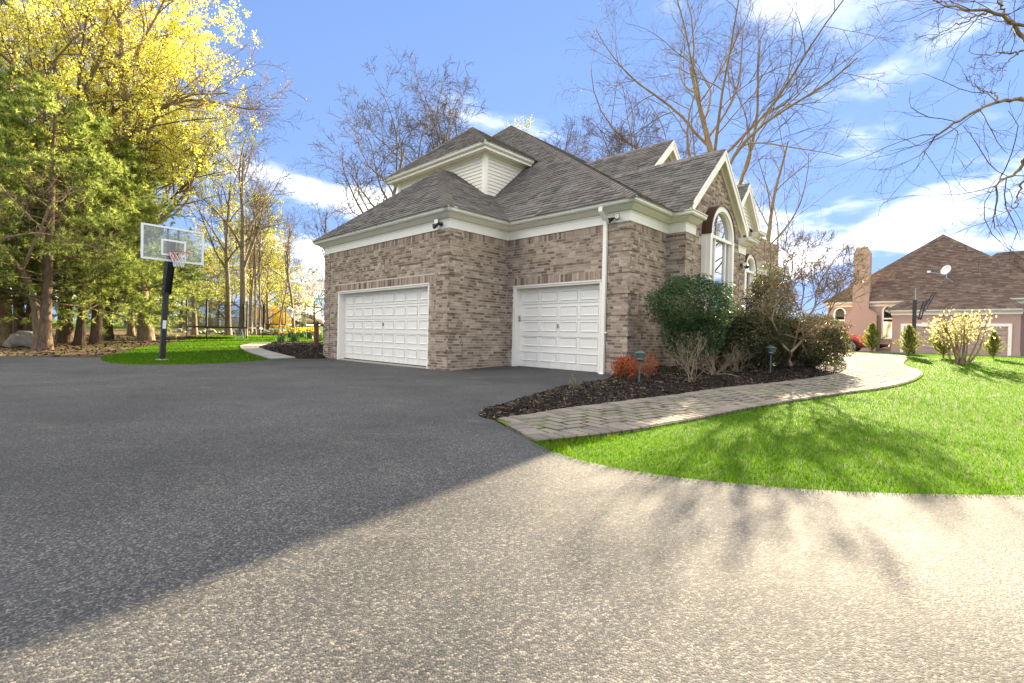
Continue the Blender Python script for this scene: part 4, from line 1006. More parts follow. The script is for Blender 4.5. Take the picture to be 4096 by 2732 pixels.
# garage doors with white surround
for a0, a1, dl in ((5.72, 8.16, 'nearer pink garage door left of the yellow bush'), (8.36, 10.9, 'pink garage door behind the yellow bush')):
    g = bpy.data.objects.new('garage_door', None); COL.objects.link(g); g.parent = ph; g['label'] = dl
    nbox(a0, a0 + .16, 33.93, 34.01, .35, 2.30, 'casing', 'white_paint', g); nbox(a1 - .16, a1, 33.93, 34.01, .35, 2.30, 'casing', 'white_paint', g); nbox(a0 + .16, a1 - .16, 33.93, 34.01, 2.12, 2.30, 'casing', 'white_paint', g)
    nbox((a0 + a1) / 2 - .16, (a0 + a1) / 2 + .16, 33.90, 34.0, 2.10, 2.38, 'keystone', 'white_paint', g)
    nbox(a0 + .16, a1 - .16, 33.985, 34.02, .35, 2.12, 'door_leaf', 'pink_door', g)
    for r in range(6):
        for c in range(4):
            w = (a1 - a0 - .32) / 4; u = a0 + .16 + c * w; z = .37 + r * .29
            e = .05; O = [(u + e, z + .04), (u + w - e, z + .04), (u + w - e, z + .25), (u + e, z + .25)]; I = [(x + (.03 if k in (0, 3) else -.03), y_ + (.03 if k < 2 else -.03)) for k, (x, y_) in enumerate(O)]
            MB().add([nb(x, 33.984, y_) for x, y_ in O] + [nb(x, 33.966, y_) for x, y_ in I], [(0, 1, 5, 4), (1, 2, 6, 5), (2, 3, 7, 6), (3, 0, 4, 7), (4, 5, 6, 7)]).build('door_panel', 'pink_door', g)
# tall windows
def tall_win(a0, a1, z0, z1, b, lbl):
    g = bpy.data.objects.new('window', None); COL.objects.link(g); g.parent = ph; g['label'] = lbl
    w = .11
    nbox(a0, a0 + w, b - .05, b, z0, z1 - .2, 'casing', 'white_paint', g); nbox(a1 - w, a1, b - .05, b, z0, z1 - .2, 'casing', 'white_paint', g)
    nbox(a0 - .03, a1 + .03, b - .09, b, z0 - .1, z0, 'sill', 'white_paint', g); nbox(a0 + w, a1 - w, b - .05, b, z1 - .78, z1 - .66, 'transom', 'white_paint', g)
    c, r = (a0 + a1) / 2, (a1 - a0) / 2; n = 12; vs = []; fs = []
    for k in range(n + 1):
        t = math.pi * (1 - k / n); q = math.sin(t)
        for rr, h in ((r, .45), (r - w, .36)):
            for bb in (b - .05, b): vs.append(nb(c + rr * math.cos(t), bb, z1 - .2 + h * q))
    for k in range(n): o = k * 4; fs += [(o, o + 4, o + 6, o + 2), (o + 1, o + 3, o + 7, o + 5), (o, o + 1, o + 5, o + 4), (o + 2, o + 6, o + 7, o + 3)]
    MB().add(vs, fs).build('arch_casing', 'white_paint', g, fix=True)
    pts = [nb(a0 + w, b - .02, z0), nb(a1 - w, b - .02, z0)] + [nb(c + (r - w) * math.cos(math.pi * k / n), b - .02, z1 - .2 + .36 * math.sin(math.pi * k / n)) for k in range(n + 1)]
    MB().prism(pts, (0, .015, 0)).build('pane', 'glass', g, fix=True)
tall_win(4.45, 5.16, 1.35, 3.45, 36.2, 'tall arched window left of the garage'); tall_win(1.5, 2.3, 1.35, 3.35, 36.2, 'tall arched window left of the chimney')
# chimney with sloped shoulders
ch = MB(); ch.prism([nb(2.3, 35.75, .1), nb(4.2, 35.75, .1), nb(4.2, 35.75, 3.0), nb(3.72, 35.75, 3.42), nb(3.72, 35.75, 7.55), nb(3.55, 35.75, 7.9), nb(2.88, 35.75, 7.9), nb(2.72, 35.75, 7.55), nb(2.72, 35.75, 3.42), nb(2.3, 35.75, 3.0)], (0, .75, 0))
cho = ch.build('chimney', 'stucco', ph, fix=True); nbox(2.9, 3.53, 35.78, 36.47, 7.9, 7.98, 'cap', 'concrete', cho)
for s in (1, -1):
    x0, x1 = (3.72, 4.2) if s > 0 else (2.72, 2.3)
    MB().prism([nb(x0, 35.72, 3.46), nb(x1 + .05 * s, 35.72, 3.0), nb(x1 + .05 * s, 35.72, 2.93), nb(x0, 35.72, 3.39)], (0, .8, 0)).build('shoulder', 'stucco', cho, fix=True)
nbox(4.3, 5.0, 36.12, 36.2, .55, .95, 'basement_window', 'concrete'); nbox(4.36, 4.94, 36.10, 36.13, .6, .9, 'pane', 'glass')
nbox(8.2, 8.32, 33.85, 34.0, 1.9, 2.35, 'wall_lantern', 'black_metal')
# satellite dish on the roof
sdish = thing('satellite_dish', 'pale grey satellite dish on the brown roof of the pink house', 'satellite dish', (*h2w(7.75, 35.85), 5.1), -YAW)
MB().tube([(-.25, .1, -.05), (.1, 0, .3), (.1, 0, .62)], .03, 8).tube([(.45, .1, -.02), (.1, 0, .35)], .02, 6).build('mast', 'steel', sdish)
dm = MB(); prof = [(0.02 + .31 * k / 6, .08 * (k / 6) ** 2) for k in range(7)]; dm.lathe(prof + [(.33, .068), (.02, -.015)], (0, 0, 0), 22)
do = dm.build('dish', 'white_plastic', sdish, True); do.rotation_euler = (R(72), 0, R(-38)); do.location = (.1, 0, .82)
MB().tube([(.1, -.05, .5), (-.75, -.45, .72)], .022, 6).build('arm', 'steel', sdish); MB().box(-.86, -.68, -.52, -.38, .68, .8).build('receiver', 'white_plastic', sdish)

# ------------------------------------------------------------------ basketball hoops
hoop = thing('basketball_hoop', 'black pole basketball hoop with clear backboard beside the driveway', 'basketball hoop', (-10.2, 14.0, gz(-10.2, 14.0)))
fx = Vector((.80, -.60, 0)); sx_ = Vector((.60, .80, 0)); hz = gz(-10.2, 14.0); B = Vector((-9.61, 13.59, 0)) - Vector((-10.2, 14.0, 0))
MB().bar((0, 0, -.1), (.085, .02, 2.02), .125, .125, (fx.x, fx.y, 0)).build('pole', 'black_metal', hoop)
MB().lathe([(.16, -.05), (.16, .03), (.12, .045)], n=18).build('footing', 'concrete', hoop)
MB().prism([Vector((.035, .0, .93)) + fx * .07 - sx_ * .045, Vector((.035, .0, .93)) + fx * .07 + sx_ * .045, Vector((.045, .0, 1.17)) + fx * .07 + sx_ * .045, Vector((.045, .0, 1.17)) + fx * .07 - sx_ * .045], fx * .004).build('notice_label', 'white_plastic', hoop, fix=True)
P0 = Vector((.085, .02, 1.92)); P1 = B - fx * .12 + Vector((0, 0, 3.30))
for s in (-1, 1):
    MB().prism([P0 + sx_ * s * .075 - fx * .10, P0 + sx_ * s * .075 + fx * .14, P0 + sx_ * s * .075 + fx * .42 + Vector((0, 0, .95)), P0 + sx_ * s * .075 + fx * .10 + Vector((0, 0, .95))], sx_ * s * .012).build('side_plate', 'black_metal', hoop, fix=True)
for s in (-1, 1):
    for bz in (.08, .22, .5, .78): MB().tube([P0 + sx_ * s * .086 + fx * (.02 + bz * .28) + Vector((0, 0, bz)), P0 + sx_ * s * .105 + fx * (.02 + bz * .28) + Vector((0, 0, bz))], .016, 6).build('bolt', 'steel', hoop)
MB().bar(P0 + Vector((0, 0, .1)) - fx * .02, B - fx * .10 + Vector((0, 0, 3.42)), .13, .20, fx).build('arm', 'black_metal', hoop)
MB().bar(P0 - fx * .12 + Vector((0, 0, .35)), B - fx * .06 + Vector((0, 0, 2.95)), .05, .05, fx).build('strut', 'dark_metal', hoop)
for s in (-1, 1): MB().bar(B - fx * .05 + sx_ * s * .13 + Vector((0, 0, 2.85)), B - fx * .05 + sx_ * s * .13 + Vector((0, 0, 3.74)), .04, .04, fx).build('back_rail', 'dark_metal', hoop)
z0, z1, hw = 2.82, 3.78, .76
bq = lambda u, z, d=0: B + sx_ * u + fx * d + Vector((0, 0, z))
bb = MB().prism([bq(-hw, z0), bq(hw, z0), bq(hw, z1), bq(-hw, z1)], fx * .012).build('backboard', 'acrylic', hoop, fix=True)
for u0, u1, a, b in ((-hw, hw, z0, z0 + .05), (-hw, hw, z1 - .05, z1), (-hw, -hw + .05, z0 + .05, z1 - .05), (hw - .05, hw, z0 + .05, z1 - .05)):
    MB().prism([bq(u0, a, -.012), bq(u1, a, -.012), bq(u1, b, -.012), bq(u0, b, -.012)], fx * .036).build('frame', 'white_plastic', bb, fix=True)
for u0, u1, a, b in ((-.30, .30, 2.98, 3.03), (-.30, .30, 3.38, 3.43), (-.30, -.25, 3.03, 3.38), (.25, .30, 3.03, 3.38)):
    MB().prism([bq(u0, a, .0135), bq(u1, a, .0135), bq(u1, b, .0135), bq(u0, b, .0135)], fx * .001).build('target_square', 'white_plastic', bb, fix=True)
rc = B + fx * .40 + Vector((0, 0, 3.05))
rim = MB().tube([rc + Vector((.228 * math.cos(k * math.pi / 14), .228 * math.sin(k * math.pi / 14), 0)) for k in range(29)], .012, 8, False).build('rim', 'orange_rim', hoop, True)
MB().prism([B + fx * .013 + sx_ * -.13 + Vector((0, 0, 3.06)), B + fx * .013 + sx_ * .13 + Vector((0, 0, 3.06)), B + fx * .20 + sx_ * .10 + Vector((0, 0, 3.06)), B + fx * .20 - sx_ * .10 + Vector((0, 0, 3.06))], (0, 0, -.03)).prism([B + fx * .013 + sx_ * -.10 + Vector((0, 0, 3.03)), B + fx * .013 + sx_ * .10 + Vector((0, 0, 3.03)), B + fx * .013 + sx_ * .07 + Vector((0, 0, 2.86)), B + fx * .013 - sx_ * .07 + Vector((0, 0, 2.86))], fx * .12).build('rim_bracket', 'orange_rim', rim, fix=True)
net = MB(); levels = [(.225, 0), (.20, -.10), (.165, -.20), (.13, -.30), (.12, -.40)]
for k in range(12):
    for s in (1, -1):
        pts = [rc + Vector((r * math.cos((k + s * i * .5) * math.pi / 6), r * math.sin((k + s * i * .5) * math.pi / 6), z)) for i, (r, z) in enumerate(levels)]; net.tube(pts, .006, 4, False)
net.build('net', 'net_white', hoop)
# neighbour's hoop post without a board
q = GA(2097, 24.5); h2 = thing('hoop_post', 'bare dark hoop post with raised arms, board missing, before pink garage', 'hoop post', q)
MB().bar((0, 0, -.1), (0, 0, 2.75), .12, .12).build('pole', 'black_metal', h2)
for s in (-.04, .12): MB().bar((.3, s, 1.75), (.55, s, 2.72), .04, .05).bar((.5, s, 2.2), (1.05, s, 3.2), .035, .035).build('arm', 'black_metal', h2)
MB().bar((.0, 0, 1.9), (.35, 0, 1.8), .05, .05).build('bracket', 'black_metal', h2); MB().tube([(.1, .1, 2.6), (.1, .1, 3.35)], .018, 6).build('rod', 'steel', h2)

# ------------------------------------------------------------------ trampolines
def trampoline(name, lbl, c, r, mat_z, top_z, ladder, legs_mat='black_metal', nleg=6):
    t = thing(name, lbl, 'trampoline', c, .3, 'trampolines in the back yard'); n = 40; circ = lambda rr, z, k: (rr * math.cos(2 * math.pi * k / n), rr * math.sin(2 * math.pi * k / n), z)
    MB().tube([circ(r, mat_z, k) for k in range(n + 1)], .035, 6, False).build('frame_ring', legs_mat, t)
    MB().lathe([(r - .22, mat_z - .01), (r - .22, mat_z), (.01, mat_z), (.01, mat_z - .01)], (0, 0, 0), n).build('mat', 'trampoline_mat', t)
    mb = MB(); vs = []; fs = []
    for k in range(n): vs += [circ(r - .24, mat_z + .012, k), circ(r + .03, mat_z + .03, k), circ(r + .04, mat_z - .06, k)]
    for k in range(n): a, b = k * 3, (k + 1) % n * 3; fs += [(a, b, b + 1, a + 1), (a + 1, b + 1, b + 2, a + 2)]
    mb.add(vs, fs).build('pad', 'trampoline_mat', t)
    for k in range(nleg):
        a = 2 * math.pi * (k + .25) / nleg; p = Vector((math.cos(a), math.sin(a), 0)) * r
        MB().tube([p * 1.02 + Vector((0, 0, 0)), p * 1.02 + Vector((0, 0, mat_z))], .026, 6).tube([p * .99 + Vector((0, 0, .04)), p * .8 + Vector((-p.y, p.x, 0)) * .18 + Vector((0, 0, .03))], .022, 6).build('leg', legs_mat, t)
        MB().tube([p * 1.03 + Vector((0, 0, mat_z)), p * 1.03 + Vector((0, 0, top_z))], .055, 8).build('net_post', 'black_metal', t)
    MB().tube([circ(r * 1.02, top_z - .03 - .10 * abs(math.sin(nleg / 2 * (2 * math.pi * k / n - .25 * 2 * math.pi / nleg))), k) for k in range(n + 1)], .012, 4, False).build('net_cord', 'black_metal', t)
    mb = MB(); 
    for k in range(n): mb.add([circ(r * 1.0, mat_z + .03, k), circ(r * 1.0, mat_z + .03, k + 1), circ(r * 1.0, top_z - .12, k + 1), circ(r * 1.0, top_z - .12, k)], [(0, 1, 2, 3)])
    mb.build('safety_net', 'mesh_net', t)
    if ladder:
        for s in (-.2, .2): MB().bar((r * .55 + s, -r * 1.0, mat_z - .1), (r * .55 + s + .25, -r * 1.35, 0), .04, .03).build('ladder_rail', 'steel', t)
        for f in (.3, .6, .85): MB().bar((r * .55 - .2 + .25 * f, -r - .35 * r * f, (mat_z - .1) * (1 - f)), (r * .55 + .2 + .25 * f, -r - .35 * r * f, (mat_z - .1) * (1 - f)), .05, .03).build('ladder_step', 'steel', t)
    return t
trampoline('trampoline', 'nearer black trampoline with netting posts and a small metal ladder', GA(519, 30), 2.0, .66, 2.25, True)
trampoline('trampoline', 'farther trampoline with white legs beyond the low stone wall', GA(627, 47), 1.75, .62, 2.3, False, 'white_plastic')

# ------------------------------------------------------------------ fence of pickets, lattice further on
fence = thing('picket_fence', 'tan wooden picket fence at the back of the yard', 'fence', GA(420, 48))
fo = Vector(fence.location); FA, FB = GA(285, 46), GA(505, 50)
L = (FB - FA).length; d = (FB - FA) / L; d.z = 0; npk = int(L / .13)
pk_me = None
for k in range(npk):
    p = FA + d * (k * .13) - fo; p.z = gz(p.x + fo.x, p.y + fo.y) - fo.z
    if pk_me is None:
        mb = MB().prism([Vector((-.05, 0, 0)), Vector((.05, 0, 0)), Vector((.05, 0, 1.12)), Vector((0, 0, 1.18)), Vector((-.05, 0, 1.12))], (0, .02, 0)); o = mb.build('picket', 'fence_wood', fence, fix=True); pk_me = o.data
    else: o = link('picket', pk_me, fence)
    o.location = p; o.rotation_euler = (0, 0, math.atan2(d.y, d.x))
for z in (.3, .95): MB().bar(FA - fo + Vector((0, .03, z)), FB - fo + Vector((0, .03, z)), .04, .09).build('rail', 'fence_wood', fence)
for k in range(0, npk, 18):
    p = FA + d * (k * .13) - fo; MB().box(p.x - .07, p.x + .07, p.y - .02, p.y + .12, -.3, 1.28).build('post', 'fence_wood', fence)
lat = thing('lattice_fence', 'lower tan lattice fence continuing right of the pickets', 'fence', GA(535, 50)); lo = Vector(lat.location); LA_, LB_ = GA(507, 50), GA(566, 47)
dl = (LB_ - LA_); Ll = dl.length; dl /= Ll; lat_i = 0
for k in range(-9, int(Ll / .16)):
    for s in (1, -1):
        u0, u1, z0_, z1_ = k * .16, k * .16 + 1.1, .05, 1.15
        if s < 0: z0_, z1_ = z1_, z0_
        a0 = max(0, u0); zz0 = z0_ + (z1_ - z0_) * (a0 - u0) / 1.1; a1 = min(Ll, u1); zz1 = z0_ + (z1_ - z0_) * (a1 - u0) / 1.1
        if a1 - a0 > .1: MB().bar(LA_ - lo + dl * a0 + Vector((0, .012 * s, zz0)), LA_ - lo + dl * a1 + Vector((0, .012 * s, zz1)), .012, .035).build('lath', 'fence_wood', lat)
MB().bar(LA_ - lo + Vector((0, 0, 1.17)), LB_ - lo + Vector((0, 0, 1.17)), .05, .06).build('top_rail', 'fence_wood', lat)

# ------------------------------------------------------------------ stones: low wall of field stones, boulders
sw = thing('stone_wall', 'low tumbled fieldstone wall along the back of the lawn', 'stone wall', GA(590, 37.5)); so = Vector(sw.location)
stm = []
for k in range(5):
    o = MB().blob((0, 0, 0), 1, 20 + k, 2, .32, (1, .8, .6)).build('stone', 'rock', sw, True); stm.append(o.data); bpy.data.objects.remove(o)
for k in range(150):
    dx = random.uniform(395, 735) if k < 100 else random.uniform(600, 735); dep = 37.6 + random.uniform(-.5, .9) + (1.5 if dx > 640 else 0); p = GA(dx, dep) - so; s = random.uniform(.12, .30)
    o = link('stone', random.choice(stm), sw); o.location = p + Vector((0, 0, s * .3 + (random.uniform(0, .25) if k > 60 else 0))); o.scale = (s, s * .8, s * random.uniform(.6, 1)); o.rotation_euler = (random.uniform(-.4, .4), random.uniform(-.4, .4), random.uniform(0, 6))
b1 = tag(MB().blob((0, 0, .2), .52, 3, 3, .30, (1.15, .8, .72)).build('boulder', 'rock', None, True), 'large rounded brown boulder under the pines at far left', 'boulder'); b1.location = G(60, 797)
bp = G(1808, 851); b2 = tag(MB().blob((0, 0, .05), .24, 5, 3, .22, (1.5, .8, .6)).build('rock', 'rock', None, True), 'flat grey and tan rock in the mulch under the bare maple', 'rock'); b2.location = (bp.x, bp.y, BEDZ(bp.x, bp.y) + .03); b2.rotation_euler = (0, .25, -.5)

# ------------------------------------------------------------------ path lights
def path_light():
    t = thing('path_light', '', 'path light', group='green path lights along the front walk')
    MB().tube([(0, 0, -.08), (0, 0, .42)], .016, 10).build('stem', 'green_metal', t)
    MB().lathe([(.03, .40), (.075, .42), (.078, .435), (.03, .445)], n=20).build('base_tier', 'green_metal', t, True)
    for k in range(2): MB().lathe([(.062, .455 + .035 * k), (.098, .462 + .035 * k), (.10, .474 + .035 * k), (.055, .486 + .035 * k)], n=20).build('louvre_tier', 'green_metal', t, True)
    MB().lathe([(.06, .526), (.104, .532), (.106, .544), (.085, .562), (.045, .582), (.012, .594)], n=20).build('cap', 'green_metal', t, True)
    MB().lathe([(.045, .43), (.045, .535)], n=14).build('lens', 'lamp_lens', t)
    return t
pl = path_light()
for i, (px, py, sc, lb) in enumerate(((1467, 893, 1.0, 'green tiered path light beside the orange shrub'), (1768, 867, 1.0, 'green tiered path light before the hedge, left of the rock'), (1920, 828, .9, 'small dark path light half hidden by foliage near the red car'))):
    o = pl if i == 0 else copy_tree(pl); p = G(px, py); o.location = (p.x, p.y, gz(p.x, p.y) + (.09 if i < 2 else .03)); o.scale = (sc,) * 3; o['label'] = lb; o.rotation_euler = (0.03 * (i - 1), .02, i)

# ------------------------------------------------------------------ deck post, shepherd hook, feeder, pole
p = GA(726, 21.0); dk = thing('deck_stair', 'reddish brown wooden stair post with handrail at the garage corner', 'stair rail', p)
MB().box(-.07, .07, -.07, .07, -.1, 1.12).build('post', 'redwood', dk); MB().box(-.09, .09, -.09, .09, 1.12, 1.16).build('post_cap', 'redwood', dk)
MB().bar((.05, .1, 1.0), (1.6, .7, 1.75), .09, .05).build('handrail', 'redwood', dk); MB().bar((.05, .1, .35), (1.6, .7, 1.1), .05, .05).build('lower_rail', 'redwood', dk)
for k in range(5): MB().bar((.25 + k * .28, .18 + k * .11, .45 + k * .135), (.25 + k * .28, .18 + k * .11, 1.1 + k * .135), .035, .035).build('baluster', 'redwood', dk)
for k in range(3): MB().box(.0 + k * .3, 1.6, .1 + k * .05, 1.2, .0 + k * .17, .12 + k * .17).build('step', 'redwood', dk)
p = GA(648, 25); sh = thing('shepherd_hook', 'thin black shepherd hook standing in the back lawn', 'garden hook', p)
MB().tube([(0, 0, -.1), (0, 0, 1.75)], .014, 6).tube(curve([(0, 0, 1.75), (.03, 0, 2.05), (.20, 0, 2.2), (.38, 0, 2.1), (.42, 0, 1.95)], 5), .012, 6).build('hook', 'black_metal', sh)
bf = thing('bird_feeder', 'small white bird feeder hanging on the shepherd hook', 'bird feeder', Vector(p) + Vector((.42, 0, 1.35)))
MB().lathe([(.05, 0), (.11, .03), (.09, .06), (.075, .36), (.13, .40), (.02, .52)], n=12).build('body', 'white_plastic', bf, True); MB().tube([(0, 0, .5), (0, 0, .61)], .006, 5).build('hanger', 'black_metal', bf)
p = GA(699, 60); up_ = thing('utility_pole', 'pale grey utility pole beside the white blossom tree', 'utility pole', p)
MB().tube([(0, 0, -.2), (0, 0, 5.7)], [.17, .13], 10).build('pole', 'pole_wood', up_); MB().tube([(.0, -.24, 4.3), (0, -.24, 5.1)], .2, 10).build('transformer', 'wall_far', up_)
# far house seen between the trees
p = GA(668, 82); fh = thing('grey_house', 'pale grey house far behind the farther trampoline', 'house', p)
MB().box(-3.2, 2.2, 0, 7, -.2, 3.4).build('wall', 'wall_far', fh); MB().prism([(-3.6, -.3, 3.4), (2.6, -.3, 3.4), (-.5, -.3, 5.4)], (0, 7.6, 0)).build('roof', 'roof_far', fh, fix=True)
for k in (-2.2, .6): MB().box(k - .5, k + .5, -.05, .02, 1.0, 2.4).build('window', 'glass', fh)

# ------------------------------------------------------------------ cars
def car(name, lbl, cat, loc, rz, bodymat, prof, glassp, width, wheel_r, wheels, trim=None):
    """prof: side outline (x,z); glassp: list of window outlines"""
    t = thing(name, lbl, cat, loc, rz); hw = width / 2; n = len(prof)
    zmax = max(z for x, z in prof); belt = .55 * zmax
    def wid(z): return hw * (1 - .16 * smooth((z - belt) / (zmax - belt)) - .05 * smooth((.45 - z) / .3))
    mb = MB(); ys = (-1, -.93, -.6, 0, .6, .93, 1); rows = []
    for f in ys:
        for x, z in prof:
            k = 1 if abs(f) < .95 else .985
            mb.v.append((x * (1 if abs(f) < .95 else .985), f * wid(z), z - (.02 if abs(f) > .95 and z > belt else 0)))
    for i in range(len(ys) - 1):
        for k in range(n): a, b = i * n + k, i * n + (k + 1) % n; mb.f.append((a, a + n, b + n, b))
    mb.f.append(tuple(range(n))); mb.f.append(tuple(reversed(range((len(ys) - 1) * n, len(ys) * n))))
    body = mb.build('body', bodymat, t, True, fix=True)
    for w in glassp:
        for s in (-1, 1):
            pts = [Vector((x, s * (wid(z) + .004), z)) for x, z in w]; MB().prism(pts, (0, s * .012, 0)).build('window', 'glass', t, fix=True)
    for wx in wheels:
        for s in (-1, 1):
            c = Vector((wx, s * (hw - .09), wheel_r)); ax_ = Vector((0, s, 0))
            arch = MB(); N = 14
            for k in range(N):
                a0, a1 = math.pi * k / N, math.pi * (k + 1) / N
                for r0, r1 in ((wheel_r * 1.06, wheel_r * 1.26),):
                    q = [(wx + r * math.cos(a), s * (hw + .012), wheel_r + r * math.sin(a)) for r, a in ((r0, a0), (r1, a0), (r1, a1), (r0, a1))]; arch.prism(q, (0, -s * .10, 0))
            arch.build('wheel_arch', 'black_rubber', t, fix=True)
            wo = MB().tube([c - ax_ * .11, c + ax_ * .08, c + ax_ * .10], [wheel_r, wheel_r, wheel_r * .93], 24).build('wheel', 'black_rubber', t, fix=True)
            rimm = MB(); rimm.tube([c + ax_ * .09, c + ax_ * .108], [wheel_r * .30, wheel_r * .26], 14)
            for k in range(5):
                a = k * 2 * math.pi / 5; d1 = Vector((math.cos(a), 0, math.sin(a)))
                for da in (-.16, .16): d2 = Vector((math.cos(a + da), 0, math.sin(a + da))); rimm.bar(c + ax_ * .104 + d1 * wheel_r * .2, c + ax_ * .104 + d2 * wheel_r * .70, .035, .03)
            rimm.tube([c + ax_ * .104 + Vector((math.cos(k * math.pi / 10), 0, math.sin(k * math.pi / 10))) * wheel_r * .69 for k in range(21)], .02, 5, False); rimm.build('rim', 'steel', wo)
    xf = max(x for x, z in prof)
    for s in (-1, 1):
        MB().lathe([(.02, 0), (.10, .0), (.10, .05), (.02, .06)], n=16).build('headlight', 'lamp_lens', t).matrix_basis = Matrix.Translation((xf - .09, s * hw * .72, belt * 1.28)) @ Matrix.Rotation(R(90), 4, 'Y')
        MB().box(xf - 1.32, xf - 1.12, s * (hw + .02) - .07, s * (hw + .02) + .07, belt * 1.68, belt * 1.86).build('mirror', bodymat, t)
    MB().box(min(x for x, z in prof) - .01, xf - .2, -hw - .006, hw + .006, .28, .42).build('sill_trim', 'black_rubber', t)
    return t
fw = HP(1959, 795, 'b', 31.0); cx_, cy_ = h2w(fw[0] - 1.30, 31.0)
car('red_car', 'red compact SUV parked before the pink house, partly behind small conifers', 'car', (cx_, cy_, gz(cx_, cy_)), -YAW, 'car_red',
    [(-2.05, .42), (-2.1, .9), (-2.02, 1.12), (-1.85, 1.55), (-1.55, 1.66), (.15, 1.67), (.42, 1.60), (1.0, 1.14), (1.85, 1.04), (2.08, .92), (2.12, .62), (2.02, .36), (1.85, .26), (-1.9, .26)],
    [[(-1.75, 1.12), (-1.66, 1.5), (-.85, 1.56), (-.85, 1.10)], [(-.78, 1.10), (-.78, 1.56), (.1, 1.57), (.36, 1.50), (.78, 1.12)]], 1.78, .345, (-1.25, 1.30))
wsm = None
p = GA(725, 63); car('minivan', 'beige minivan parked on the far street beside the garage corner', 'van', (p.x - .9, p.y, gz(p.x, p.y)), R(-8), 'car_beige',
    [(-2.35, .4), (-2.42, .95), (-2.30, 1.5), (-2.1, 1.72), (.2, 1.76), (.6, 1.68), (1.55, 1.08), (2.2, .95), (2.42, .75), (2.40, .4), (2.2, .28), (-2.2, .28)],
    [[(-2.12, 1.1), (-2.05, 1.58), (-1.1, 1.63), (-1.1, 1.08)], [(-1.0, 1.08), (-1.0, 1.63), (-.05, 1.63), (-.05, 1.06)], [(.04, 1.06), (.04, 1.63), (.5, 1.60), (1.2, 1.08)]], 1.95, .34, (-1.5, 1.5))
# ------------------------------------------------------------------ plants: vectorised skeletons
def unit(v): return v / np.maximum(np.linalg.norm(v, axis=-1, keepdims=True), 1e-9)
def grow(g, p, d, L, r, n, wig, up, tip=.25, curve_in=0.0):
    """B branches of n steps -> points (B,n+1,3), radii"""
    B = len(p); P = np.zeros((B, n + 1, 3)); P[:, 0] = p; Rr = np.zeros((B, n + 1)); Rr[:, 0] = r; d = unit(d.copy())
    w = g.normal(size=(B, 3)) * wig
    for i in range(n):
        w = .5 * w + g.normal(size=(B, 3)) * wig
        d = unit(d + w + np.array([0, 0, 1.0]) * up)
        P[:, i + 1] = P[:, i] + d * (L / n)[:, None]; t = (i + 1) / n; Rr[:, i + 1] = r * (1 - (1 - tip) * t)
    return P, Rr
def children(g, P, Rr, L, cnt, t0, t1, ang, sd, lr, rr, taper=.45, planar=0.0, jit=.3):
    B, n1 = P.shape[:2]; n = n1 - 1; K = cnt
    t = t0 + (t1 - t0) * (np.arange(K)[None] + g.uniform(0, 1, (B, K))) / K; f = t * n; i = np.minimum(f.astype(int), n - 1); fr = f - i
    bi = np.arange(B)[:, None]; p0, p1 = P[bi, i], P[bi, i + 1]; p = p0 + (p1 - p0) * fr[..., None]; d = unit(p1 - p0); r = Rr[bi, i] * (1 - fr) + Rr[bi, i + 1] * fr
    az = (np.arange(K)[None] * 2.4 + g.uniform(0, 6.28, (B, 1)) + g.normal(size=(B, K)) * .5)
    ref = np.where(np.abs(d[..., 2:3]) > .9, np.array([1.0, 0, 0]), np.array([0, 0, 1.0])); x = unit(np.cross(d, ref)); y = np.cross(d, x)
    a = np.radians(ang) + g.normal(size=(B, K)) * np.radians(sd); ca, sa = np.cos(a)[..., None], np.sin(a)[..., None]
    side = x * np.cos(az)[..., None] + y * np.sin(az)[..., None] * (1 - planar)
    cd_ = unit(d * ca + unit(side) * sa); Lc = L[:, None] * lr * (1 - taper * (t - t0) / max(1e-6, t1 - t0)) * (1 + g.uniform(-jit, jit, (B, K)))
    return p.reshape(-1, 3), cd_.reshape(-1, 3), Lc.ravel(), np.minimum((r * rr).ravel(), r.ravel() * .95)
def tubes(P, Rr, k):
    B, n1 = P.shape[:2]; T = unit(np.gradient(P, axis=1)); ref = np.where(np.abs(unit(P[:, -1] - P[:, 0])[:, 2:3]) > .8, np.array([1.0, .2, 0]), np.array([.1, .2, 1.0]))[:, None]
    x = unit(np.cross(T, np.broadcast_to(ref, T.shape))); y = np.cross(T, x); a = np.arange(k) * 2 * np.pi / k
    V = P[:, :, None] + (x[:, :, None] * np.cos(a)[:, None] + y[:, :, None] * np.sin(a)[:, None]) * Rr[:, :, None, None]
    idx = np.arange(B * n1 * k).reshape(B, n1, k); A_, B_ = idx[:, :-1], idx[:, 1:]
    F = np.stack([A_, np.roll(A_, -1, 2), np.roll(B_, -1, 2), B_], -1).reshape(-1, 4)
    return V.reshape(-1, 3), F
def join(parts):
    V, F, o = [], [], 0
    for v, f in parts: V.append(v); F.append(f + o); o += len(v)
    return np.concatenate(V), np.concatenate(F)
def along(g, P, m, t0=.0, t1=1.0):
    B, n1 = P.shape[:2]; n = n1 - 1; t = g.uniform(t0, t1, (B, m)) * n; i = np.minimum(t.astype(int), n - 1); f = (t - i)[..., None]; bi = np.arange(B)[:, None]
    return (P[bi, i] * (1 - f) + P[bi, i + 1] * f).reshape(-1, 3), unit((P[bi, i + 1] - P[bi, i]).reshape(-1, 3))
def leaf_quads(g, C, size, n=1, spread=0.0, aspect=.6):
    C = np.repeat(C, n, 0) + g.normal(size=(len(C) * n, 3)) * spread; N = len(C); u = unit(g.normal(size=(N, 3))); v = unit(np.cross(u, g.normal(size=(N, 3)))); s = (size * g.uniform(.6, 1.4, N))[:, None]
    V = np.stack([C - u * s, C + v * s * aspect, C + u * s, C - v * s * aspect], 1).reshape(-1, 3); return V, np.arange(N * 4).reshape(N, 4)
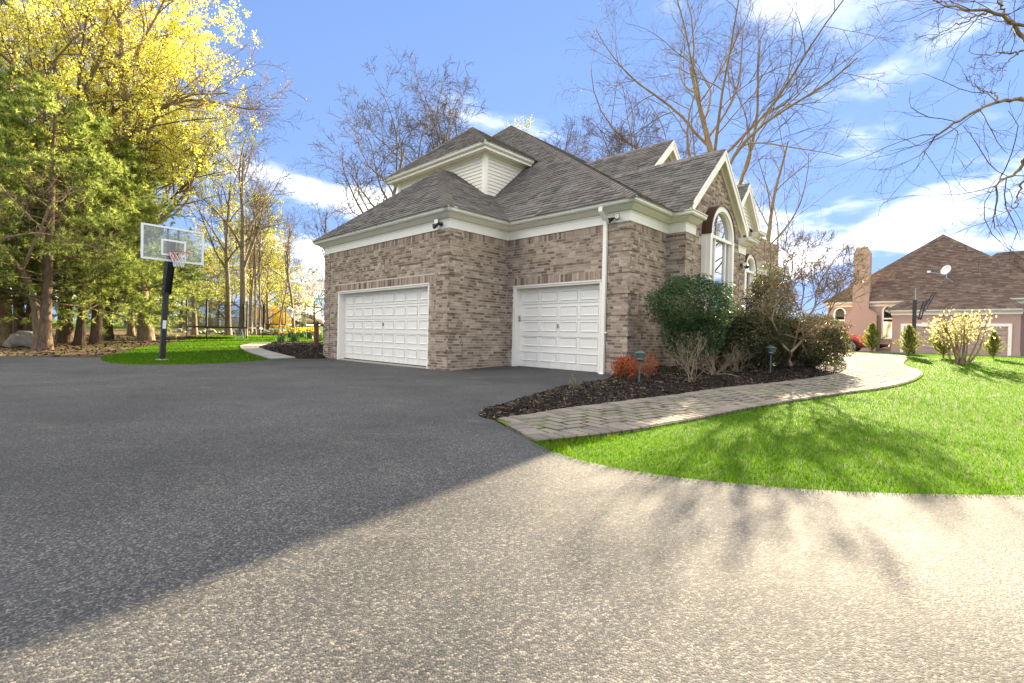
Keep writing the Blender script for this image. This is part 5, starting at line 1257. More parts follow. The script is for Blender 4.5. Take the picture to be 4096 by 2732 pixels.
def needles(g, C, d, ln, wd, k, spread=.75):
    C = np.repeat(C, k, 0); d = np.repeat(d, k, 0); N = len(C); u = unit(d * .7 + unit(g.normal(size=(N, 3))) * spread + np.array([0, 0, .12])); v = unit(np.cross(u, g.normal(size=(N, 3)))); l = (ln * g.uniform(.7, 1.25, N))[:, None]
    V = np.stack([C - v * wd, C + v * wd, C + u * l], 1).reshape(-1, 3); return V, np.arange(N * 3).reshape(N, 3)
def bare_tree(seed, H, tr, forks, l1n, ang1, spread, twigs=1.0, trunk_frac=.45, up1=.06, wig=1.0, lean=(0, 0), sides=(9, 6, 4, 3, 3), rm=1.0):
    """leafless tree: trunk, limbs, branches, twigs. returns meshes of (trunk and limbs), (twigs), leaf points"""
    g = np.random.default_rng(seed); p = np.zeros((1, 3)); d = np.array([[lean[0], lean[1], 1.0]])
    P0, R0 = grow(g, p, d, np.array([H * .82]), np.array([tr]), 14, .035 * wig, .05, .22)
    R0[:, 0] *= 1.35; R0[:, 1] *= 1.08
    a = children(g, P0, R0, np.array([H * spread]), l1n, trunk_frac, .98, ang1, 9, 1.0, .62, .40)
    P1, R1 = grow(g, *a, 9, .085 * wig, up1, .22)
    if rm < 1: R1 = R1 * (.55 + .35 * rm)
    b = children(g, P1, R1, a[2], 7, .22, 1.0, 42, 12, .52, .58, .45); P2, R2 = grow(g, *b, 7, .11 * wig, .035, .25)
    c = children(g, P2, R2, b[2], int(6 * twigs), .15, 1.0, 42, 14, .50, .6, .4); P3, R3 = grow(g, *c, 5, .13 * wig, .03, .3)
    e = children(g, P3, R3, c[2], int(5 * twigs), .15, 1.0, 42, 15, .55, .7, .3); P4, R4 = grow(g, *e, 3, .15 * wig, .02, .4)
    R3 = np.maximum(R3, .006 * rm); R4 = np.maximum(R4, .0045 * rm)
    if rm < 1: R3 = np.minimum(R3, .016 * rm); R4 = np.minimum(R4, .009 * rm)
    wood = join([tubes(P0, R0, sides[0]), tubes(P1, R1, sides[1]), tubes(P2, R2, sides[2])]); tw = join([tubes(P3, R3, sides[3]), tubes(P4, R4, sides[4])])
    return wood, tw, (P3, P4)
def put_tree(name, label, loc, wood, tw, bark_m, twig_m, group=None, rz=0.0, sc=1.0, leaves=None, leaf_m=None, leafname='foliage', cat='tree'):
    t = thing(name, label, cat, loc, rz, group); t.scale = (sc,) * 3
    np_mesh('trunk', *wood, bark_m, t, True)
    if leaves is not None: 
        if tw is not None: tag(np_mesh('twigs', *tw, twig_m, t), kind='stuff')
        np_mesh('crown', *leaves, leaf_m, t)
    elif tw is not None: np_mesh('crown', *tw, twig_m, t)
    return t
def recopy(src, label, loc, rz, sc):
    o = copy_tree(src); o.location = loc; o.rotation_euler = (0, 0, rz); o.scale = sc if hasattr(sc, '__len__') else (sc,) * 3; o['label'] = label; return o
g0 = np.random.default_rng(11)
# --- the great oak behind the gables
w, t_, (P3, P4) = bare_tree(44, 22, .40, 0, 14, 48, .53, 1.2, .36, .10, 1.15, rm=.95)
q, _ = along(g0, P4, 1); bud = leaf_quads(g0, q, .022, 1, .03)
put_tree('oak_tree', 'tall bare spreading oak rising behind the two front gables', GA(1640, 42), w, t_, 'bark_tan', 'twig', 'bare trees round the houses', .6, 1.4, bud, 'leaf_bud')
# --- second bare tree right of the gables
w, t_, (P3, P4) = bare_tree(8, 12.5, .17, 0, 8, 38, .48, .7, .3, .07, .9, (.03, .02), rm=.5); q, _ = along(g0, P4[::3], 1); bud = leaf_quads(g0, q, .02, 1, .02)
T8 = put_tree('bare_tree', 'bare tan tree standing just right of the small third gable', GA(1752, 55), w, t_, 'bark_tan', 'twig', 'bare trees round the houses', 0, 2.2, bud, 'leaf_bud')
# --- trees behind the garage roof
w, t_, (P3, P4) = bare_tree(21, 19.5, .34, 0, 13, 46, .46, 1.2, .34, .06, 1.2, rm=2.0)
T1 = put_tree('bare_tree', 'bare grey tree left of the siding block, behind the garage roof', GA(872, 40), w, t_, 'bark_grey', 'twig', 'bare trees round the houses')
w, t_, _ = bare_tree(34, 21, .36, 0, 13, 42, .46, 1.2, .34, .07, 1.2, rm=2.0)
T2 = put_tree('bare_tree', 'bare grey tree directly behind the upper hip roof', GA(1015, 42), w, t_, 'bark_grey', 'twig', 'bare trees round the houses')
recopy(T1, 'bare tree behind the ridge right of the main roof peak', GA(1290, 46), 2.1, 1.0)
recopy(T2, 'bare tree behind the long roof ridge, left of the upper brick gable', GA(1410, 44), 1.2, .96)
recopy(T8, 'lower bare tree between the two roof peaks and the brick gable', GA(1345, 44), 3.4, (1.3, 1.3, 1.6))
w, t_, (P3, P4) = bare_tree(55, 21, .2, 0, 10, 24, .34, 1.0, .35, .08, .8); q, _ = along(g0, P4[::3], 2); lv = leaf_quads(g0, q, .06, 3, .10)
put_tree('budding_tree', 'slender tree with sparse yellow buds behind the upper roof peak', GA(1125, 50), w, t_, 'bark_grey', 'twig', None, 0, 1.0, lv, 'leaf_yellowgreen')
# --- left: reddish bare tree, upswept pair by the trampoline, thin stems
w, t_, (P3, P4) = bare_tree(62, 20.5, .30, 0, 13, 44, .42, 1.2, .30, .06, 1.1, rm=1.4); q, _ = along(g0, P4, 2); bud = leaf_quads(g0, q, .032, 1, .03)
put_tree('maple_tree', 'tall bare reddish maple above the basketball hoop', GA(335, 25), w, t_, 'bark_tan', 'twig_red', 'bare trees in the back yard', .4, 1.0, bud, 'leaf_bud')
w, t_, (P3, P4) = bare_tree(71, 15.5, .25, 0, 9, 30, .50, 1.0, .30, .05, .9, (-.02, .02), rm=1.3)
T10 = put_tree('bare_tree', 'grey forked bare tree behind the right end of the nearer trampoline', GA(557, 33.5), w, t_, 'bark_grey', 'twig', 'bare trees in the back yard')
recopy(T10, 'slimmer grey tree behind the middle of the nearer trampoline', GA(524, 34.5), 2.2, (.8, .8, .86))
w, t_, _ = bare_tree(77, 9.5, .17, 0, 7, 38, .4, .8, .35, .03, 2.2, (.10, 0)); T12 = put_tree('bare_tree', 'crooked tan tree at the left end of the nearer trampoline', GA(446, 33), w, t_, 'bark_tan', 'twig', 'bare trees in the back yard')
w, t_, _ = bare_tree(80, 10.5, .13, 0, 9, 30, .36, .8, .40, .05, 1.3); T13 = put_tree('bare_tree', 'thin bare tree with a wavy stem left of the white blossom', GA(674, 38), w, t_, 'bark_tan', 'twig', 'bare trees in the back yard')
recopy(T13, 'thinnest bare sapling beside the farther trampoline', GA(640, 39), 1.9, (.7, .7, .8)); recopy(T13, 'bare tree close behind the garage corner eaves', GA(752, 34), 4.0, (1.0, 1.0, 1.05))
recopy(T12, 'leaning bare tan trunk at the far left edge of the pines', GA(6, 19), 3.0, (1.1, 1.1, 1.2))
recopy(T12, 'bare trunk leaning left beside the boulder', G(90, 801), 2.6, (.9, .9, .9))
# multi-stem cluster
for k, (dx, s, rz) in enumerate(((585, .9, .3), (596, .8, 2.0), (575, .85, 4.2))):
    recopy(T10, ('leftmost', 'rightmost', 'middle')[(0 if k == 2 else (2 if k == 0 else 1))] + ' stem of the leaning tree clump right of the nearer trampoline', GA(dx, 37 + k * .4), rz, (s * .42, s * .42, s * .9))
# --- out to the right: tree whose boughs hang into the picture
tb = Vector((14.2, 8.4, gz(14.2, 8.4)))
ot = thing('overhanging_tree', 'bare tree at the right edge with boughs hanging into the sky', 'tree', tb, 0, 'bare trees round the houses')
c7 = lambda x, y: ((3400 + x / 1.568) * .57397, (y / 1.568) * .57397)
gg = np.random.default_rng(5)
limbs = [([(1150, 330), (1091, 240), (1040, 160), (980, 110), (880, 75), (780, 60), (650, 40), (550, 5), (480, -30)], 9.0, .075), ([(1010, 150), (960, 80), (935, 20), (930, -60)], 9.1, .05), ([(860, 80), (780, 110), (690, 150), (600, 190), (520, 215)], 9.0, .03),
         ([(1180, 680), (1091, 635), (1010, 632), (940, 640), (820, 690), (690, 750), (590, 820), (500, 900), (475, 960), (460, 1000)], 8.6, .065), ([(930, 640), (900, 590), (820, 560), (760, 520)], 8.5, .025),
         ([(1160, 930), (1091, 1010), (1050, 1080), (985, 1115), (935, 1130), (930, 1230), (910, 1330), (905, 1430)], 8.2, .055), ([(1130, 1100), (1060, 1190), (1040, 1290), (1000, 1320), (930, 1330)], 8.3, .03), ([(1140, 300), (1040, 330), (950, 330), (860, 345), (740, 320)], 8.9, .035), ([(1050, 335), (980, 400), (920, 445), (820, 430)], 8.9, .02)]
woodp, twp = [], []
trunk_pts = np.array([[0, 0, 0], [.1, .05, 2], [.15, .1, 4], [.0, .15, 6.2], [-.3, .2, 8.2], [-.5, .3, 10.5], [-.4, .5, 13]]); woodp.append(tubes(trunk_pts[None], np.array([[.36, .31, .28, .24, .2, .15, .08]]), 10))
for pts, dep, r in limbs:
    wp = np.array([list(D(*c7(*q_), dep + .25 * math.sin(i)) - tb) for i, q_ in enumerate(pts)]); wp = np.array([list(v) for v in curve([tuple(v) for v in wp], 3)])
    if r > .045:
        z = min(11, max(3, wp[0, 2] - 1.2)); wp = np.concatenate([[[-.2, .15, z]], wp])
    m = 24; ti = np.linspace(0, len(wp) - 1, m); ii = np.minimum(ti.astype(int), len(wp) - 2); Pm = wp[ii] + (wp[ii + 1] - wp[ii]) * (ti - ii)[:, None]; Pm[1:-1] += gg.normal(size=(m - 2, 3)) * .015
    Rm = r * .62 * (1 - .82 * np.linspace(0, 1, m)); woodp.append(tubes(Pm[None], Rm[None], 6))
    Ln = np.array([np.linalg.norm(np.diff(Pm, axis=0), axis=1).sum()])
    r_ = r; a = children(gg, Pm[None], Rm[None], Ln, 11 if r > .045 else 7, .25, 1.0, 48, 15, .20 if r > .045 else .3, .5, .3); P2, R2 = grow(gg, *a, 6, .17, .0, .3); R2 = np.clip(R2, .004, .008)
    b = children(gg, P2, R2, a[2], 4, .2, 1.0, 42, 15, .5, .65, .3); P3, R3 = grow(gg, *b, 4, .2, .0, .4); R3 = np.clip(R3, .0026, .004)
    c = children(gg, P3, R3, b[2], 3, .2, 1.0, 42, 15, .55, .7, .3); P4, R4 = grow(gg, *c, 3, .2, .0, .5); R4 = np.clip(R4, .0018, .0026); twp += [tubes(P2, R2, 4), tubes(P3, R3, 3), tubes(P4, R4, 3)]
np_mesh('trunk', *join(woodp), 'bark_tan', ot, True); np_mesh('crown', *join(twp), 'twig', ot)
recopy(T1, 'bare tree beyond the right edge, mirrored in the arched window', (44, 30, gz(44, 30)), .5, .9)
# --- yellow flowering maples on the left
def yellow_maple(seed, H, tr, n1, spread, size, k):
    w, t_, (P3, P4) = bare_tree(seed, H, tr, 0, n1, 46, spread, .9, .22, .05, 1.0); g = np.random.default_rng(seed); c, _ = along(g, P4, 6, .1, 1); c = c[g.uniform(size=len(c)) < k]
    return w, t_, leaf_quads(g, c, size, 6, .09, .85)
w, t_, lv = yellow_maple(91, 17.0, .24, 15, .52, .037, .62)
Y1 = put_tree('yellow_maple', 'tall yellow blossoming maple over the pines at left', GA(150, 21.5), w, t_, 'bark_brown', 'twig', 'yellow maples over the pines', 0, 1.0, lv, 'leaf_yellow')
recopy(Y1, 'yellow blossoming maple at the very left edge', GA(15, 24), 2.4, (1.0, 1.0, 1.05))
recopy(Y1, 'yellow maple with lowest boughs reaching toward the hoop', GA(238, 26), 4.1, (.9, .9, .95))
recopy(Y1, 'yellow blossoming maple standing left of the tallest one', GA(70, 20), 5.3, (.95, .95, .95)); recopy(Y1, 'yellow blossoming maple cut by the left edge of the picture', GA(-60, 21), 1.3, 1.0)
# --- white pines
def pine(seed, H, tr, first, nwh, blen, tuft=.21, k=9, m2=10, mt=8, droop=-.02):
    g = np.random.default_rng(seed); P0, R0 = grow(g, np.zeros((1, 3)), np.array([[0, 0, 1.0]]), np.array([H]), np.array([tr]), 14, .012, .05, .12); R0[:, 0] *= 1.3
    a = children(g, P0, R0, np.array([blen]), nwh, first, .97, 84, 9, 1.0, .22, .72, 0, .25); P1, R1 = grow(g, *a, 8, .06, .02, .2)
    P1[:, :, 2] += droop * np.linspace(0, 1, 9)[None] ** 1.5 * a[2][:, None] * 6 * .3
    b = children(g, P1, R1, a[2], m2, .25, 1.0, 45, 12, .36, .5, .45, .75); P2, R2 = grow(g, *b, 4, .09, .03, .35); R2 = np.maximum(R2, .004)
    c, d = along(g, P2, mt, .2, 1.0); c1, d1 = along(g, P1, 5, .5, 1.0); c = np.concatenate([c, c1]); d = np.concatenate([d, d1])
    return join([tubes(P0, R0, 9), tubes(P1, R1, 5)]), tubes(P2, R2, 3), needles(g, c, d, tuft, .016, k)
w, t_, lv = pine(101, 9.6, .22, .17, 74, 4.2)
N1 = put_tree('white_pine', 'thick pine with furrowed trunk leftmost behind the hoop lawn', G(222, 789), w, t_, 'bark_brown', 'bark_dark', 'white pines beside the driveway', 0, 1.0, lv, 'needle_pine')
w, t_, lv = pine(113, 9.0, .18, .20, 66, 3.8)
N2 = put_tree('white_pine', 'dark leaning pine just left of the thickest trunk', G(182, 792), w, t_, 'bark_dark', 'bark_dark', 'white pines beside the driveway', 1.1, 1.0, lv, 'needle_pine'); N2.rotation_euler = (0, R(4), 1.1)
N1['label'] = 'thickest pine trunk in front, right end of the near row'
recopy(N1, 'pine beside the leaning trunk and the boulder', G(103, 803), 2.0, (.85, .85, .95)); recopy(N2, 'dark pine half hidden behind the thickest trunk', G(250, 781), 3.3, (.95, .95, .9))
recopy(N1, 'pine far left behind the boulder', GA(45, 20), 4.4, .95); recopy(N2, 'pine standing back between the boulder and the dark leaning trunk', GA(140, 24), 5.2, 1.05)
recopy(N1, 'pine at the extreme left edge of the driveway', GA(-70, 18), .9, .8); recopy(N2, 'pine behind the basketball pole', GA(378, 33), .5, (.8, .8, .62)); recopy(N1, 'farther pine behind the hoop, between pole and dark pine', GA(300, 29), 2.9, (.85, .85, .85))
recopy(N2, 'tall thin pine at the left edge rising among the yellow maples', GA(-40, 17), 2.2, (.75, .75, 1.15))
# background evergreens
w, t_, lv = pine(131, 8.5, .14, .04, 60, 2.5, .20, 7, 8, 5); E1 = put_tree('evergreen', 'full evergreen behind the picket fence, right of the hoop pole', GA(415, 46), w, t_, 'bark_dark', 'bark_dark', 'evergreens behind the fence', 0, 1.0, lv, 'needle_dark')
for k, (dx, dep, s, lb) in enumerate(((345, 49, 1.05, 'evergreen behind the fence left of the hoop pole'), (455, 51, .95, 'evergreen behind the fence at the trampoline left end'), (300, 47, 1.1, 'leftmost evergreen behind the picket fence'), (500, 54, .9, 'evergreen behind the middle of the nearer trampoline'), (250, 44, 1.1, 'evergreen seen between the pine trunks'), (385, 56, 1.2, 'evergreen standing farthest back behind the hoop pole'))):
    recopy(E1, lb, GA(dx, dep), k * 1.3, (s * 1.15, s * 1.15, s))
recopy(E1, 'pointed spruce far off above the white blossom tree', GA(718, 88), 1.0, (1.1, 1.1, 1.25)); recopy(E1, 'dark columnar evergreen beside the wavy bare tree', GA(688, 58), 2.0, (.45, .45, .62))
# yellow-green leafing trees behind the trampoline
w, t_, (P3, P4) = bare_tree(141, 12.5, .16, 0, 14, 34, .40, .9, .12, .05, 1.1); g = np.random.default_rng(9); c, _ = along(g, P4, 1); lv = leaf_quads(g, c, .07, 3, .11, .8)
L1 = put_tree('leafing_tree', 'yellow-green leafing tree behind the forked grey trunk', GA(575, 43), w, t_, 'bark_tan', 'twig', 'leafing trees behind the trampolines', 0, 1.0, lv, 'leaf_yellowgreen')
for k, (dx, dep, s, lb) in enumerate(((520, 46, .8, 'yellow-green leafing tree left of the forked grey trunk'), (615, 48, .8, 'yellow-green leafing tree above the farther trampoline'), (650, 70, .75, 'small yellow leafing tree near the far house'), (480, 52, .7, 'yellow leafing tree above the lattice fence'), (600, 60, .85, 'yellow leafing tree farthest back behind the trampolines'))):
    recopy(L1, lb, GA(dx, dep), k * 1.7 + .6, (s * 1.1, s * 1.1, s))
for k, (dx, dep, s) in enumerate(((560, 95, .8), (610, 92, .9), (645, 98, .85), (690, 96, .8), (735, 94, .85), (775, 99, .9), (500, 97, .9), (430, 95, .9))):
    o = recopy(T10, ('first', 'second', 'third', 'fourth', 'fifth', 'sixth', 'seventh', 'eighth')[k] + ' of the hazy bare trees beyond the street, by place', GA(dx, dep), k * .9, (s, s, s)); o['group'] = 'bare trees beyond the street'
    o['label'] = ('bare tree beyond the street above the far house', 'bare tree beyond the street left of the far house', 'bare tree beyond the street behind the grey far house', 'bare tree beyond the street behind the utility pole', 'bare tree beyond the street above the minivan', 'bare tree beyond the street just hidden by the garage corner', 'bare tree beyond the street behind the trampoline middle', 'bare tree beyond the street behind the hoop')[k]
# white blossom tree
w, t_, (P3, P4) = bare_tree(151, 6.2, .14, 0, 12, 52, .55, .9, .18, .0, 1.1); g = np.random.default_rng(19); c, _ = along(g, P4, 2); lv = leaf_quads(g, c, .05, 2, .06, .9)
put_tree('blossom_tree', 'white blossoming tree over the parked minivan', GA(722, 56), w, t_, 'bark_dark', 'twig', None, 0, 1.0, lv, 'petal_white')
# --- shrubs
def shrub(name, label, loc, C, Rr, nleaf, size, mat, stems, stem_m, seed, group=None, shell=.55, aspect=.55, lump=.22):
    """stems rising into a lumpy leafy mass; C centre, Rr radii (relative to loc)"""
    g = np.random.default_rng(seed); t = thing(name, label, 'shrub', loc, 0, group); C = np.array(C); Rr = np.array(Rr)
    u = unit(g.normal(size=(nleaf, 3))); k = g.uniform(shell ** 3, 1, nleaf) ** (1 / 3); lum = np.array([mnoise.noise(Vector((a * 2.3 + seed, b * 2.3, c_ * 2.3))) for a, b, c_ in u]); f = 1 + lump * lum * 1.5
    pts = C + u * (k * f)[:, None] * Rr; pts = pts[pts[:, 2] > .02]
    tips = C + unit(g.normal(size=(stems * 5, 3))) * Rr * g.uniform(.55, .95, (stems * 5, 1)); base = np.repeat(np.stack([g.normal(size=stems) * Rr[0] * .14 + C[0] * .3, g.normal(size=stems) * Rr[1] * .14 + C[1] * .3, np.zeros(stems)], 1), 5, 0)
    s = np.linspace(0, 1, 6)[None, :, None]; mid = base * .35 + tips * .65; mid[:, 2] = tips[:, 2] * .45; P = (1 - s) ** 2 * base[:, None] + 2 * s * (1 - s) * mid[:, None] + s ** 2 * tips[:, None]; P[:, 1:-1] += g.normal(size=(len(P), 4, 3)) * .02
    np_mesh('stems', *tubes(P, np.broadcast_to(np.linspace(.016, .004, 6), P.shape[:2]), 4), stem_m, t); np_mesh('foliage', *leaf_quads(g, pts, size, 1, .01, aspect), mat, t); return t
def at_bed(dx, depth):
    p = GA(dx, depth); return Vector((p.x, p.y, BEDZ(p.x, p.y)))
shrub('holly_bush', 'large rounded dark green clipped bush at the brick corner', at_bed(1585, 10.0), (0, 0, 1.42), (.88, .72, .62), 15000, .022, 'leaf_holly', 7, 'bark_dark', 1, 'shrubs in the front bed', .62)
hb = bpy.data.objects['holly_bush']; g = np.random.default_rng(4); u = unit(g.normal(size=(6500, 3))); pts = np.array([.05, 0, .78]) + u * g.uniform(.4, 1, (6500, 1)) ** .5 * np.array([.66, .5, .6]); np_mesh('lower_foliage', *leaf_quads(g, pts[pts[:, 2] > .25], .022, 1, .01, .55), 'leaf_holly', hb)
shrub('tall_bush', 'taller leggy olive bush beside the arched window', at_bed(1765, 12.2), (.0, 0, 1.55), (.62, .55, .85), 11000, .024, 'leaf_azalea', 7, 'bark_brown', 2, 'shrubs in the front bed', .45)
shrub('azalea_bush', 'rounded olive hedge bush behind the middle path light', at_bed(1728, 10.9), (0, 0, .66), (.80, .58, .66), 20000, .023, 'leaf_azalea', 8, 'bark_brown', 3, 'shrubs in the front bed', .5)
shrub('azalea_bush', 'rounded olive hedge bush at the walk bend, right of the bare maple', at_bed(1862, 11.6), (0, 0, .62), (.85, .62, .66), 20000, .023, 'leaf_azalea', 8, 'bark_brown', 4, 'shrubs in the front bed', .5)
shrub('azalea_bush', 'olive bush between the clipped bush and the hedge, against the wall', at_bed(1668, 10.9), (0, 0, .72), (.58, .5, .62), 9000, .022, 'leaf_azalea', 8, 'bark_brown', 5, 'shrubs in the front bed', .4)
shrub('azalea_bush', 'low bush behind the bare maple trunk', at_bed(1800, 11.6), (0, 0, .65), (.62, .5, .58), 9000, .022, 'leaf_azalea', 8, 'bark_brown', 6, 'shrubs in the front bed', .4)
shrub('barberry', 'small orange-red shrub beside the nearest path light', at_bed(1440, 9.0), (0, 0, .22), (.30, .24, .22), 2600, .016, 'leaf_red', 9, 'twig_red', 7, 'shrubs in the front bed', .2)
shrub('barberry', 'low orange-red sprig behind the nearest path light', at_bed(1487, 9.3), (.05, 0, .25), (.17, .15, .24), 700, .014, 'leaf_red', 5, 'twig_red', 8, 'shrubs in the front bed', .2)
def twiggy(name, label, loc, H, n, seed, mat, ang=40, leafm=None, k=1.0, cat='shrub', r0=.008):
    g = np.random.default_rng(seed); t = thing(name, label, cat, loc, 0, 'shrubs in the front bed'); a = np.radians(g.uniform(5, ang, n)); az = g.uniform(0, 6.28, n); d = np.stack([np.sin(a) * np.cos(az), np.sin(a) * np.sin(az), np.cos(a)], 1)
    P1, R1 = grow(g, g.normal(size=(n, 3)) * np.array([.05, .05, 0]), d, H * g.uniform(.6, 1.1, n), np.full(n, r0), 6, .13, .02, .3); b = children(g, P1, R1, np.full(n, H), 6, .25, 1, 40, 15, .35, .6, .4); P2, R2 = grow(g, *b, 4, .16, .02, .4); R2 = np.maximum(R2, .0022)
    c = children(g, P2, R2, b[2], 3, .2, 1, 42, 15, .5, .7, .3); P3, R3 = grow(g, *c, 3, .18, .02, .5); R3 = np.maximum(R3, .0016); np_mesh('stems', *join([tubes(P1, R1, 5), tubes(P2, R2, 3), tubes(P3, R3, 3)]), mat, t)
    if leafm: q, _ = along(g, P3, 3); np_mesh('foliage', *leaf_quads(g, q[g.uniform(size=len(q)) < k], .014, 1, .012, .45), leafm, t)
    return t
twiggy('dry_shrub', 'sparse grey-green twiggy shrub in front of the clipped bush', at_bed(1592, 8.8), .85, 12, 31, 'dry_twig', 38, 'leaf_grey', .6)
twiggy('dry_shrub', 'tangle of dry tan twigs right of the sparse grey shrub', at_bed(1640, 9.6), .6, 16, 32, 'dry_twig', 60); twiggy('dry_shrub', 'pale dry twigs before the wall between clipped bush and hedge', at_bed(1690, 10.2), .7, 14, 33, 'dry_twig', 50)
twiggy('dry_sprig', 'tiny dry sprig at the driveway edge of the mulch bed', at_bed(1318, 7.9), .22, 8, 34, 'dry_twig', 60, None, 1, 'plant', .004)
# bare ornamental maple in the bed: crooked hand-laid stems, fine twigs
jm = thing('ornamental_maple', 'small bare crooked ornamental maple in the front bed', 'tree', at_bed(1822, 10.5), 0); jo = Vector(jm.location); c5 = lambda x, y: ((2500 + x / 2.24) * .57397, (1000 + y / 2.24) * .57397)
JL = [([(1490, 1045), (1470, 985), (1485, 930), (1440, 880), (1400, 830), (1380, 780), (1350, 700), (1320, 620), (1335, 520), (1300, 400), (1310, 250), (1270, 100)], 0, .045), ([(1480, 920), (1540, 860), (1600, 800), (1650, 740), (1740, 690), (1840, 690)], -.1, .04), ([(1500, 890), (1530, 790), (1560, 660), (1570, 540), (1600, 380), (1580, 200), (1600, 0)], .15, .032), ([(1600, 800), (1590, 700), (1640, 600), (1700, 500), (1720, 350), (1800, 200), (1900, 60)], .2, .026), ([(1650, 740), (1760, 640), (1830, 560), (1900, 440), (2010, 330), (2100, 250)], -.2, .024), ([(1570, 540), (1500, 420), (1450, 300), (1420, 120), (1440, -60)], .1, .02), ([(1330, 520), (1400, 430), (1440, 380), (1500, 200), (1500, 40)], -.15, .018), ([(1700, 500), (1820, 420), (1900, 300), (2000, 180), (2080, 60)], .1, .018), ([(1640, 600), (1700, 520), (1740, 330), (1700, 120), (1720, -40)], -.3, .016)]
wp_, tp_ = [], []; g = np.random.default_rng(77); budpts = []
for pts, dd, r in JL:
    wp = np.array([list(v) for v in curve([tuple(D(*c5(*q_), 10.5 + dd + .12 * math.sin(i * 1.7 + dd * 9)) - jo) for i, q_ in enumerate(pts)], 4)]); n = len(wp); Rm = r * .75 * (1 - .75 * np.linspace(0, 1, n)); wp_.append(tubes(wp[None], Rm[None], 7))
    Ln = np.array([np.linalg.norm(np.diff(wp, axis=0), axis=1).sum()]); a = children(g, wp[None], Rm[None], Ln, 13, .32, 1, 45, 15, .36, .5, .2); P2, R2 = grow(g, *a, 6, .13, .03, .3); R2 = np.maximum(R2, .007)
    b = children(g, P2, R2, a[2], 6, .2, 1, 42, 15, .45, .6, .3); P3, R3 = grow(g, *b, 4, .16, .03, .4); R3 = np.maximum(R3, .0045); c = children(g, P3, R3, b[2], 4, .2, 1, 42, 15, .5, .7, .3); P4, R4 = grow(g, *c, 3, .18, .03, .5); R4 = np.maximum(R4, .0032)
    tp_ += [tubes(P2, R2, 4), tubes(P3, R3, 3), tubes(P4, R4, 3)]; budpts.append(P4[:, -1])
np_mesh('trunk', *join(wp_), 'bark_tan', jm, True); np_mesh('crown', *join(tp_), 'bark_tan', jm); bq_ = np.concatenate(budpts); np_mesh('buds', *leaf_quads(g, bq_[::2], .013, 1, .005, .6), 'leaf_bud', jm)
# arborvitae in a row by the pink house
def conifer(seed, H, r):
    g = np.random.default_rng(seed); n = 190; z = g.uniform(.03, 1, n) ** .85; az = g.uniform(0, 6.28, n); rad = r * .9 * (1 - z) ** .95 * g.uniform(.35, 1.55, n) + .03; p = np.stack([np.zeros(n), np.zeros(n), z * H * .92], 1); d = np.stack([np.cos(az), np.sin(az), np.full(n, .75)], 1)
    P, Rr = grow(g, p, d, rad * 1.35, np.full(n, .008), 4, .05, .10, .4); q, dd = along(g, P, 13, .2, 1.0); tr = tubes(np.array([[[0, 0, 0], [0, 0, H * .5], [0, 0, H * .95]]]), np.array([[.04, .03, .01]]), 6)
    return join([tr, tubes(P, Rr, 3)]), needles(g, q, dd + np.array([0, 0, .4]), .15, .013, 5, .5)
av = None
for k, (dx, dy, top, lb) in enumerate(((2002, 22.0, 739, 'second conifer from the left, right of the red car'), (1926, 21.0, 737, 'leftmost small conifer overlapping the red car'), (2086, 819, 743, 'third conifer, in front of the bare hoop post'), (2166, 822, 735, 'fourth conifer, left of the yellow bush'), (2280, 825, 757, 'rightmost conifer, right of the yellow bush'))):
    p = G(dx, dy) if dy > 100 else GA(dx, dy); Hh = CAMH + (770 + .0227 * (dx - 1175) - top) * p.y / 1103 - p.z
    if av is None:
        w, lv = conifer(171, 2.2, .74); av = put_tree('arborvitae', lb, p, w, None, 'bark_brown', 'bark_brown', 'small conifers in a row before the pink house', 0, Hh / 2.2, lv, 'leaf_arbor'); av['category'] = 'conifer'
    else: o = recopy(av, lb, p, k * 1.9, (Hh / 2.2 * random.uniform(.9, 1.1),) * 2 + (Hh / 2.2,))
# yellow bush right
p = G(2205, 836); g = np.random.default_rng(8); n = 13; yb = thing('yellow_bush', 'multi-stemmed bush with pale yellow leaves before the pink garage', 'shrub', p); a = np.radians(g.uniform(4, 34, n)); az = g.uniform(0, 6.28, n); d = np.stack([np.sin(a) * np.cos(az) + .12, np.sin(a) * np.sin(az), np.cos(a)], 1); Hh = (836 - 715) * p.y / 1103
P1, R1 = grow(g, g.normal(size=(n, 3)) * np.array([.08, .08, 0]), d, Hh * g.uniform(.8, 1.05, n), np.full(n, .03), 8, .06, .02, .3); b = children(g, P1, R1, np.full(n, Hh), 7, .45, 1, 45, 12, .28, .5, .4); P2, R2 = grow(g, *b, 4, .12, .02, .4); R2 = np.maximum(R2, .006); np_mesh('stems', *join([tubes(P1, R1, 5), tubes(P2, R2, 3)]), 'bark_tan', yb); q, _ = along(g, P2, 12); np_mesh('foliage', *leaf_quads(g, q, .03, 1, .05, .8), 'leaf_pale', yb)
# forsythia hedge far left
shrub('forsythia', 'bright yellow forsythia behind the farther trampoline', GA(615, 55), (0, 0, 1.2), (2.3, 1.2, 1.5), 5000, .07, 'forsythia', 8, 'bark_tan', 12, None, .5)
shrub('forsythia', 'smaller yellow forsythia right of the far yellow hedge', GA(650, 57), (0, 0, .8), (1.2, 1.0, 1.0), 1800, .07, 'forsythia', 6, 'bark_tan', 13, None, .5)
